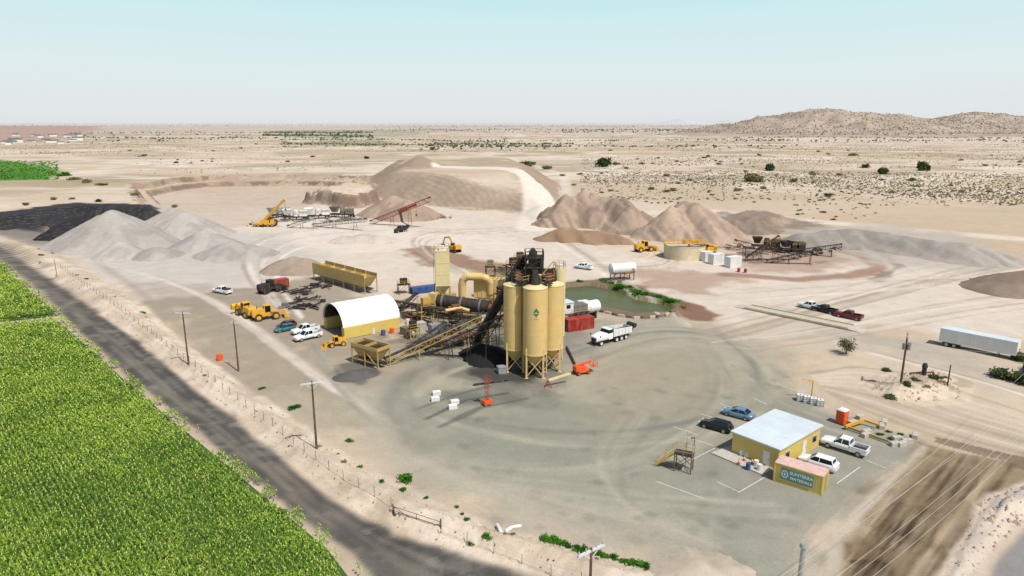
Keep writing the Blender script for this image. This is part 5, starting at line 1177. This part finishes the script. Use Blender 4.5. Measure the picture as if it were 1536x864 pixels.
conveyor('inclined_conveyor','dark low conveyor between shelter and generator box',G(600,462,1),G(624,440,3),1.0,.8,'dark',(.6,))
conveyor('inclined_conveyor','long dark recycle conveyor crossing in front of the drum',G(640,524,1.2),G(750,476,9.0),1.1,1.1,'dark',(.3,.55,.8))
def scrap(u,v,label,n=8,s=2.5,mats=('dark','rust','steel')):
    p=G(u,v); m=MB(); r=random.Random(u)
    for i in range(n):
        a=r.random()*PI; x,y=r.uniform(-s,s),r.uniform(-s*.7,s*.7); l=r.uniform(.8,s); z=r.uniform(.1,.7)
        m.bar((x-math.cos(a)*l,y-math.sin(a)*l,z),(x+math.cos(a)*l,y+math.sin(a)*l,z+r.uniform(-.1,.6)),r.uniform(.1,.35))
    for i in range(3): x,y=r.uniform(-s,s),r.uniform(-s*.6,s*.6); q=r.uniform(.3,.7); m.box(x-q,x+q,y-q*.7,y+q*.7,0,q*1.3)
    o=m.build('scrap_heap',mats[u%len(mats)],None,None,p); return tag(o,label,'scrap')
for u,v,l,n,s in ((450,440,'scrap steel heap in front of the red container',9,3.5),(465,452,'scrap steel heap between feed bins and fabric shelter',10,3.5),(440,462,'scrap steel lying left of the fabric shelter back corner',7,2.5),(480,430,'scrap frames below the row of feed bins',8,3),(640,515,'steel parts strewn under the long inclined conveyor',9,2.5),(672,518,'steel parts strewn near the drag conveyor foot',9,2.5),(628,480,'steel frames heaped right of the fabric shelter',10,3),(690,462,'machine parts heaped by the drum inlet',8,2),(760,405,'steel frames heaped by the small far pond',8,3),(500,332,'dark machine parts in the quarry plant, middle heap',10,5),(440,332,'machine parts at the foot of the yellow crane',10,5),(530,330,'dark machine parts at the right of the quarry plant',9,5),(385,338,'steel parts left of the yellow crane',8,4),(668,327,'dark parts lying right of the red crane',5,3),(1130,382,'dark machine parts in the middle of the wash plant',10,4),(1165,376,'dark machine parts at the right of the wash plant',10,4),(1105,372,'dark machine parts behind the white box bodies',10,4),(1215,380,'dark parts trailing right of the wash plant, inner heap',9,4),(1240,376,'dark parts trailing furthest right of the wash plant',8,4),(920,424,'small parts under the white tank',6,2),(700,508,'steel parts under the drum mixer frame',9,2.2),(745,478,'steel parts heaped left of the silo legs far side',9,2.2),(614,476,'dark steel frames behind the fabric shelter corner',9,2.4),(660,500,'steel parts beside the generator box',7,1.6),(456,462,'scrap plates lying nearest the shelter mouth',9,2.6),(590,456,'steel parts between feed bins and arched shelter roof',8,2.4),(650,474,'machine parts at the foot of the tall square bin',8,2.2)): scrap(u,v,l,n,s)
# ---------------------------------------------------------------- machines
def loader(name,label,a,b,paint='cat',s=1,group=None,raised=0):
    c,ang,_=between(a,b); t=thing(name,label,'loader',(c.x,c.y,0),ang,group,s)
    m=MB(); m.loft([[(-3.6,-.9,1.1),(-3.6,.9,1.1),(-3.6,.9,2.2),(-3.6,-.9,2.2)],[(-3.3,-1.1,.9),(-3.3,1.1,.9),(-3.3,1.0,2.5),(-3.3,-1.0,2.5)],[(-.9,-1.1,.9),(-.9,1.1,.9),(-.9,1.0,2.6),(-.9,-1.0,2.6)]],False); m.box(-.9,.3,-.8,.8,.9,1.7); m.box(.5,2.0,-.6,.6,.8,1.9); m.build('body',paint,t)
    MB().frus(-.9,.5,.8,1.9,-.85,.35,.72,3.2).build('cab_windows','glass',t); m=MB(); m.box(-1.0,.5,-.85,.85,3.2,3.35)
    for x,y in((-.88,-.8),(-.88,.8),(.45,-.8),(.45,.8)): m.bar((x,y,1.7),(x*.95,y*.92,3.2),.1)
    m.build('cab_roof',paint,t)
    for s_ in(-1,1):
        m=MB(); m.bar((.6,s_*.7,1.8),(2.4,s_*.7,1.6+raised),.2,.35); m.bar((2.4,s_*.7,1.6+raised),(3.3,s_*.7,.7+raised),.2,.3); m.build('lift_arm',paint,t)
    m=MB(); P=[(3.2,.15),(4.3,.05),(4.35,.2),(3.45,.35),(3.3,.9),(3.6,1.35),(3.5,1.45),(3.1,1.0)]; m.prism([(x,z+raised) for x,z in P],-1.45,1.45); m.box(3.2,3.9,-1.5,-1.42,.1+raised,1.2+raised); m.box(3.2,3.9,1.42,1.5,.1+raised,1.2+raised); m.build('bucket','dark' if paint!='cat' else paint,t)
    for x in(-2.3,1.4):
        for s_ in(-1,1): wheel(t,x,s_*1.12,.82,.6,paint)
    MB().cyl((-2.4,.3,2.5),(-2.4,.3,3.2),.08,n=8).build('exhaust_pipe','dark',t); return t
loader('wheel_loader','yellow wheel loader with raised bucket left of the pickups, left one',(380,478),(358,470),raised=1.0)
loader('wheel_loader','yellow wheel loader parked against its twin, nearer the shelter',(388,480),(419,476))
loader('wheel_loader','black wheel loader working below the red container',(398,440),(416,436),'dark')
loader('wheel_loader','yellow wheel loader beside the round cream tank',(955,378),(980,376),s=1.1)
loader('skid_loader','small yellow skid loader in front of the fabric shelter',(512,518),(494,521),s=.62)
loader('wheel_loader','dark small loader at the far left end of the quarry plant',(412,338),(396,340),'dark')
def excavator(name,label,a,b,paint='cat',s=1):
    c,ang,_=between(a,b); t=thing(name,label,'excavator',(c.x,c.y,0),ang,None,s)
    for y in(-1.15,1.15):
        m=MB(); m.prism([(-2.2,.1),(2.2,.1),(2.5,.5),(2.2,.95),(-2.2,.95),(-2.5,.5)],y-.3,y+.3); m.build('track','dark',t)
    m=MB(); m.box(-2.5,1.2,-1.3,1.3,1.15,2.2); m.box(-2.7,-1.2,-1.3,1.3,1.3,2.6); m.cyl((0,0,.8),(0,0,1.2),.8,n=14); m.build('body',paint,t)
    MB().frus(-.1,1.4,.45,2.2,0,1.2,.42,3.1).build('cab_windows','glass',t); MB().box(-.15,1.3,-.5,.5,3.1,3.2).build('cab_roof',paint,t)
    m=MB(); m.bar((1,-.8,1.9),(3.2,-.8,4.6),.35,.55); m.bar((3.2,-.8,4.6),(6.0,-.8,4.2),.3,.5); m.build('boom',paint,t); m=MB(); m.bar((5.9,-.8,4.4),(7.2,-.8,1.7),.25,.4); m.build('stick',paint,t); m=MB(); m.prism([(6.8,1.7),(7.6,1.9),(7.7,1.0),(7.0,.7),(6.5,1.1)],-1.3,-.3); m.build('bucket','dark',t); return t
excavator('excavator','yellow excavator with bent boom beyond the tall square bin',(690,380),(672,376))
excavator('excavator','yellow excavator with boom over the round cream tank',(1070,381),(1050,384),s=1.2)
def crane(name,label,u,v,tip,paint):
    p=G(u,v); q=G(*tip); t=thing(name,label,'crane',(p.x,p.y,0),0); m=MB(); m.box(-5,4,-1.3,1.3,.9,1.7); m.box(-1.5,2,-1.2,1.2,1.7,3.0); m.build('carrier',paint,t)
    MB().box(2.6,4.3,-1.2,1.2,1.7,3.1).build('cab',paint,t); MB().box(4.31,4.36,-1.0,1.0,2.3,3.0).build('windscreen','glass',t)
    b=q-p; m=MB(); a=Vector((0,0,2.8))
    m.bar(a,a+(b-a)*.55,1.0,1.1); m.bar(a+(b-a)*.5,b,.7,.8); m.build('boom',paint,t)
    m=MB(); m.bar((1,0,2),a+(b-a)*.35,.35); m.build('lift_cylinder','steel',t); m=MB(); m.cyl(b,b-Vector((0,0,4)),.06,n=6); m.box(b.x-.3,b.x+.3,b.y-.3,b.y+.3,b.z-4.6,b.z-4); m.build('hook_line','dark',t)
    for x in(-4,-2.5,1.5,3.3):
        for y in(-1.1,1.1): wheel(t,x,y,.6,.4)
crane('mobile_crane','yellow mobile crane with steep boom in the quarry plant',398,340,(427,299,12),'cat')
crane('mobile_crane','red mobile crane with lowered boom at the right of the quarry plant',596,328,(624,307,9.5),'red')
conveyor('stacking_conveyor','long red and black stacking conveyor rising right behind the red crane',G(556,331,1.5),G(644,296,13),1.7,1.7,'red',(.35,.65))
conveyor('stacking_conveyor','low dark conveyor in the middle of the quarry plant',G(470,336,1),G(548,328,5),1.5,1.2,'dark',(.4,.8))
conveyor('stacking_conveyor','grey conveyor at the left of the quarry plant',G(432,338,1),G(480,322,6),1.4,1.2,'steel',(.4,.8))
def crusher(u,v,ang,label,mat='white',s=1):
    p=G(u,v); t=thing('crusher',label,'crusher',(p.x,p.y,0),ang,s=s); m=MB(); m.box(-6,5,-1.3,1.3,1.2,1.8)
    for x in(-5,-3,0,3): m.bar((x,-1.2,0),(x,-1.2,1.3),.3); m.bar((x,1.2,0),(x,1.2,1.3),.3)
    m.build('frame','dark',t); m=MB(); m.add([(-6,-2,5),(-2,-2,5),(-2,2,5),(-6,2,5),(-5,-1,2.5),(-3,-1,2.5),(-3,1,2.5),(-5,1,2.5)],[(0,1,5,4),(1,2,6,5),(2,3,7,6),(3,0,4,7),(4,5,6,7)]); m.build('hopper',mat,t)
    m=MB(); m.cyl((-.2,0,1.8),(-.2,0,4.6),1.3,1.0,18); m.box(1.5,4.8,-1.4,1.4,1.8,4.2); m.build('housing',mat,t); m=MB(); rail(m,[(-1.8,-1.6,3),(5,-1.6,3)],1.1,False,.1); m.build('handrail','ochre',t)
    for x in(3.5,4.8):
        for y in(-1.1,1.1): wheel(t,x,y,.55,.4)
for a in ((445,330,R(10),'white crusher unit just right of the yellow crane'),(420,326,R(60),'white crusher unit behind the yellow crane','galv'),(515,326,R(-10),'dark screening unit in the quarry plant','steel'),(478,328,R(20),'white screening unit in the middle of the quarry plant','white'),(1150,374,R(-15),'dark screening unit of the wash plant','dark',.85),(1190,378,R(15),'dark screening unit at the right end of the wash plant','dark',.8)): crusher(*a)
conveyor('wash_conveyor','dark conveyor rising left over the wash plant',G(1200,384,1),G(1104,360,7),1.4,1.2,'dark',(.3,.6,.85))
conveyor('wash_conveyor','rust brown conveyor sloping right in the wash plant',G(1120,386,1),G(1168,354,8),1.4,1.2,'rust',(.4,.8))
conveyor('wash_conveyor','lowest dark conveyor at the right of the wash plant',G(1150,390,1),G(1232,374,5),1.4,1.2,'dark',(.4,.8))
conveyor('wash_conveyor','dark conveyor reaching furthest right of the wash plant',G(1190,376,1),G(1262,366,4.5),1.3,1.1,'dark',(.4,.8))
p=G(1026,386); t=thing('round_tank','large open round cream tank near the wash plant','tank',(p.x,p.y,0)); r=6.6; m=MB(); m.cyl((0,0,0),(0,0,4.3),r,n=48,cap=False); m.cyl((0,0,3.2),(0,0,4.3),r-.25,n=48,cap=False)
m.cyl((0,0,4.2),(0,0,4.32),r+.12,n=48,cap=False); m.build('shell','tankc',t); MB().cyl((0,0,3.3),(0,0,3.4),r-.1,n=48).build('water_surface','concrete',t); m=MB(); m.box(-r-.3,r+.3,-.7,.7,4.5,4.65); rail(m,[(-r,-.7,4.65),(r,-.7,4.65)],1.1,False,.09); rail(m,[(-r,.7,4.65),(r,.7,4.65)],1.1,False,.09); m.build('walkway','cat',t); MB().cyl((0,0,4.6),(0,0,6),.5,n=12).build('drive_unit','cat',t)
c,ang,_=between((914,421),(952,418)); t=thing('water_tank','white horizontal water tank on a low steel stand above the pond','tank',(c.x,c.y,0),ang); zz=3.3; m=MB(); m.cyl((-3.6,0,zz),(3.6,0,zz),1.5,n=24); m.cyl((3.6,0,zz),(3.9,0,zz),1.5,.9,24); m.cyl((-3.9,0,zz),(-3.6,0,zz),.9,1.5,24); m.build('shell','white',t)
for x in(-3,0,3):
    for y in(-1.2,1.2): MB().bar((x,y,0),(x,y,2.4),.2).build('leg','rust',t)
m=MB(); 
for y in(-1.2,1.2): m.bar((-3,y,.3),(0,y,2.1),.1); m.bar((3,y,.3),(0,y,2.1),.1); m.bar((-3.2,y,2.0),(3.2,y,2.0),.2)
m.build('brace','rust',t); MB().tube([(2.5,-1.5,zz),(2.5,-2.1,zz-.2),(2.5,-2.1,.6)],.15).build('fill_pipe','red',t)
c,ang,L=between((1122,462),(1276,493)); t=thing('truck_scale','long narrow truck scale deck with yellow edge rails','scale',(c.x,c.y,0),ang); MB().box(-L/2,L/2,-1.7,1.7,.02,.32).build('deck','concrete',t)
for s in(-1,1): MB().box(-L/2,L/2,s*1.75-.06,s*1.75+.06,.3,.62).build('guide_rail','yellow2',t)
for s in(-1,1): MB().frus(s*L/2-(3 if s<0 else 0),s*L/2+(0 if s<0 else 3),1.7,0,s*L/2-(0.05),s*L/2+.05,1.7,.3).build('ramp','concrete',t)
c=G(872,560); t=thing('boom_lift','orange boom lift with folded boom at the right foot of the silos','lift',(c.x,c.y,0),R(25),None,.8); m=MB(); m.box(-1.5,1.5,-1.0,1.0,.5,1.0); m.loft([[(-1.8,-.8,1.0),(-1.8,.8,1.0),(-1.8,.8,1.9),(-1.8,-.8,1.9)],[(.9,-.8,1.0),(.9,.8,1.0),(.9,.8,1.7),(.9,-.8,1.7)]],False); m.build('chassis','orange',t)
for x in(-1.2,1.2):
    for y in(-1.0,1.0): wheel(t,x,y,.42,.3,'orange')
m=MB(); m.bar((-1.6,0,2.0),(2.4,0,2.4),.35,.4); m.build('boom','orange',t); m=MB(); m.box(2.5,3.6,-.8,.8,1.3,1.4); rail(m,[(2.5,-.8,1.4),(3.6,-.8,1.4),(3.6,.8,1.4),(2.5,.8,1.4)],1.0,w=.06); m.build('basket','orange',t)
c=G(822,580); q=G(856,560,1.8); t=thing('loading_boom','pale steel boom resting on a red stand in front of the silos','boom',(c.x,c.y,0)); m=MB(); m.bar((0,0,1.1),q-c,.28,.32); m.build('boom','yellow2',t); m=MB(); m.bar((-.6,-.4,0),(0,0,1.3),.12); m.bar((.6,-.4,0),(0,0,1.3),.12); m.bar((0,.6,0),(0,0,1.3),.12); m.build('stand','red',t)
c=G(731,608); t=thing('scissor_lift','small orange lift with slender raised mast left of the silos','lift',(c.x,c.y,0),R(30)); MB().box(-.7,.7,-.45,.45,.25,.9).build('base','orange',t)
for x in(-.5,.5):
    for y in(-.4,.4): wheel(t,x,y,.2,.14)
m=MB()
for k in range(4):
    z=.9+k*.75
    for y in(-.25,.25): m.bar((-.35,y,z),(.35,y,z+.75),.05); m.bar((.35,y,z),(-.35,y,z+.75),.05)
m.build('scissor_arm','red',t); m=MB(); m.box(-.5,.5,-.35,.35,3.9,3.96); rail(m,[(-.5,-.35,3.96),(.5,-.35,3.96),(.5,.35,3.96),(-.5,.35,3.96)],.8,w=.04); m.build('platform','red',t)
m=MB(); p,q=G(710,577,.15),G(764,570,.15); m.bar((0,0,0),q-p,.3,.25); tag(m.build('steel_beam','navy',None,None,p),'long dark navy steel beam lying left of the silo legs','beam')
for u,v,mt,l in ((560,500,'white','white drum tank at the right wall of the fabric shelter'),(575,503,'blue','blue drum near the shelter side wall'),(612,486,'white','white drum right of the fabric shelter'),(588,500,'orange','orange drum near the shelter side wall'),(1108,408,'red','small red drum in front of the wash plant'),(1118,409,'red','second small red drum in front of the wash plant')): barrel(u,v,mt,l,1.1,.45)
hm=[]
for i in range(3):
    m=MB(); w,d,h=random.uniform(9,20),8,random.uniform(3,5); m.box(-w/2,w/2,-d/2,d/2,0,h); me1=m.mesh('wall','white'); m=MB(); m.prism([(-d/2-.4,h),(d/2+.4,h),(0,h+1.8)],-w/2-.4,w/2+.4); me2=m.mesh('roof','steel'); hm.append((me1,me2))
for i in range(70):
    u,v=random.choice([(random.uniform(150,420),random.uniform(185.5,192)),(random.uniform(0,160),random.uniform(185.5,189)),(random.uniform(560,1050),random.uniform(185.5,191)),(random.uniform(0,120),random.uniform(203,216)),(random.uniform(1060,1120),random.uniform(190,196))])
    p=G(u,v); t=thing('distant_building','tiny pale building far off near the horizon','building',(p.x,p.y,hz(p.x,p.y)-.3),random.uniform(0,3),'distant buildings near the horizon',random.uniform(.8,1.8)); a,b=random.choice(hm); link('wall',a,t); o=link('roof',b,t); o.rotation_euler=(0,0,PI/2)
# ---------------------------------------------------------------- light, sky, camera
sunv=Vector((3.7,-4.2,8.6)).normalized()
sl=bpy.data.lights.new('sun','SUN'); sl.energy=4.8; sl.angle=R(.53); sl.color=(1,.955,.89); so=bpy.data.objects.new('sun',sl); COL.objects.link(so); so.rotation_euler=sunv.to_track_quat('Z','Y').to_euler(); so.location=(0,0,200)
el=math.asin(sunv.z); az=math.atan2(sunv.x,sunv.y)
w=bpy.data.worlds.new('World'); scene.world=w; w.use_nodes=True; nt=w.node_tree; N=nt.nodes; L=nt.links; N.clear()
out=N.new('ShaderNodeOutputWorld'); bg=N.new('ShaderNodeBackground'); sky=N.new('ShaderNodeTexSky'); sky.sky_type='NISHITA'; sky.sun_disc=False; sky.sun_elevation=el; sky.sun_rotation=az; sky.dust_density=2; sky.air_density=1.0
bg.inputs[1].default_value=.1
tc=N.new('ShaderNodeTexCoord'); sepx=N.new('ShaderNodeSeparateXYZ'); L.new(tc.outputs['Generated'],sepx.inputs[0])
rp=N.new('ShaderNodeValToRGB'); mr=N.new('ShaderNodeMapRange'); mr.inputs[1].default_value=-.01; mr.inputs[2].default_value=.20; L.new(sepx.outputs[2],mr.inputs[0])
nz=N.new('ShaderNodeTexNoise'); mpn=N.new('ShaderNodeMapping'); mpn.inputs['Scale'].default_value=(2,2,9); L.new(tc.outputs['Generated'],mpn.inputs[0]); L.new(mpn.outputs[0],nz.inputs['Vector']); nz.inputs['Scale'].default_value=1.3; nz.inputs['Detail'].default_value=3
ma=N.new('ShaderNodeMath'); ma.operation='MULTIPLY_ADD'; ma.inputs[1].default_value=.14; L.new(nz.outputs[0],ma.inputs[0]); L.new(mr.outputs[0],ma.inputs[2])
sb=N.new('ShaderNodeMath'); sb.operation='SUBTRACT'; sb.inputs[1].default_value=.07; L.new(ma.outputs[0],sb.inputs[0]); L.new(sb.outputs[0],rp.inputs[0])
def sc3(r,g,b): return (s2l(r),s2l(g),s2l(b),1)
e=rp.color_ramp.elements; e[0].position=0; e[0].color=sc3(218,222,226); e[1].position=1; e[1].color=sc3(184,232,236)
x=e.new(.10); x.color=sc3(227,230,232); x=e.new(.38); x.color=sc3(222,236,237); x=e.new(.72); x.color=sc3(206,236,239)
scl=N.new('ShaderNodeVectorMath'); scl.operation='SCALE'; scl.inputs['Scale'].default_value=10; L.new(rp.outputs[0],scl.inputs[0])
mf=N.new('ShaderNodeMapRange'); mf.inputs[1].default_value=.17; mf.inputs[2].default_value=.40; mf.inputs[3].default_value=1; mf.inputs[4].default_value=.0; L.new(sepx.outputs[2],mf.inputs[0])
mi=N.new('ShaderNodeMix'); mi.data_type='RGBA'; L.new(mf.outputs[0],mi.inputs[0]); L.new(sky.outputs[0],mi.inputs[6]); L.new(scl.outputs[0],mi.inputs[7]); L.new(mi.outputs[2],bg.inputs[0]); L.new(bg.outputs[0],out.inputs[0])
cam=bpy.data.cameras.new('camera'); cam.sensor_width=36; cam.lens=24; cam.clip_end=60000; cam.clip_start=.5; co=bpy.data.objects.new('camera',cam); COL.objects.link(co); co.location=(0,0,H); co.rotation_euler=(PI/2-PT,0,0); scene.camera=co
scene.view_settings.view_transform='Standard'; scene.view_settings.look='None'; scene.view_settings.exposure=0
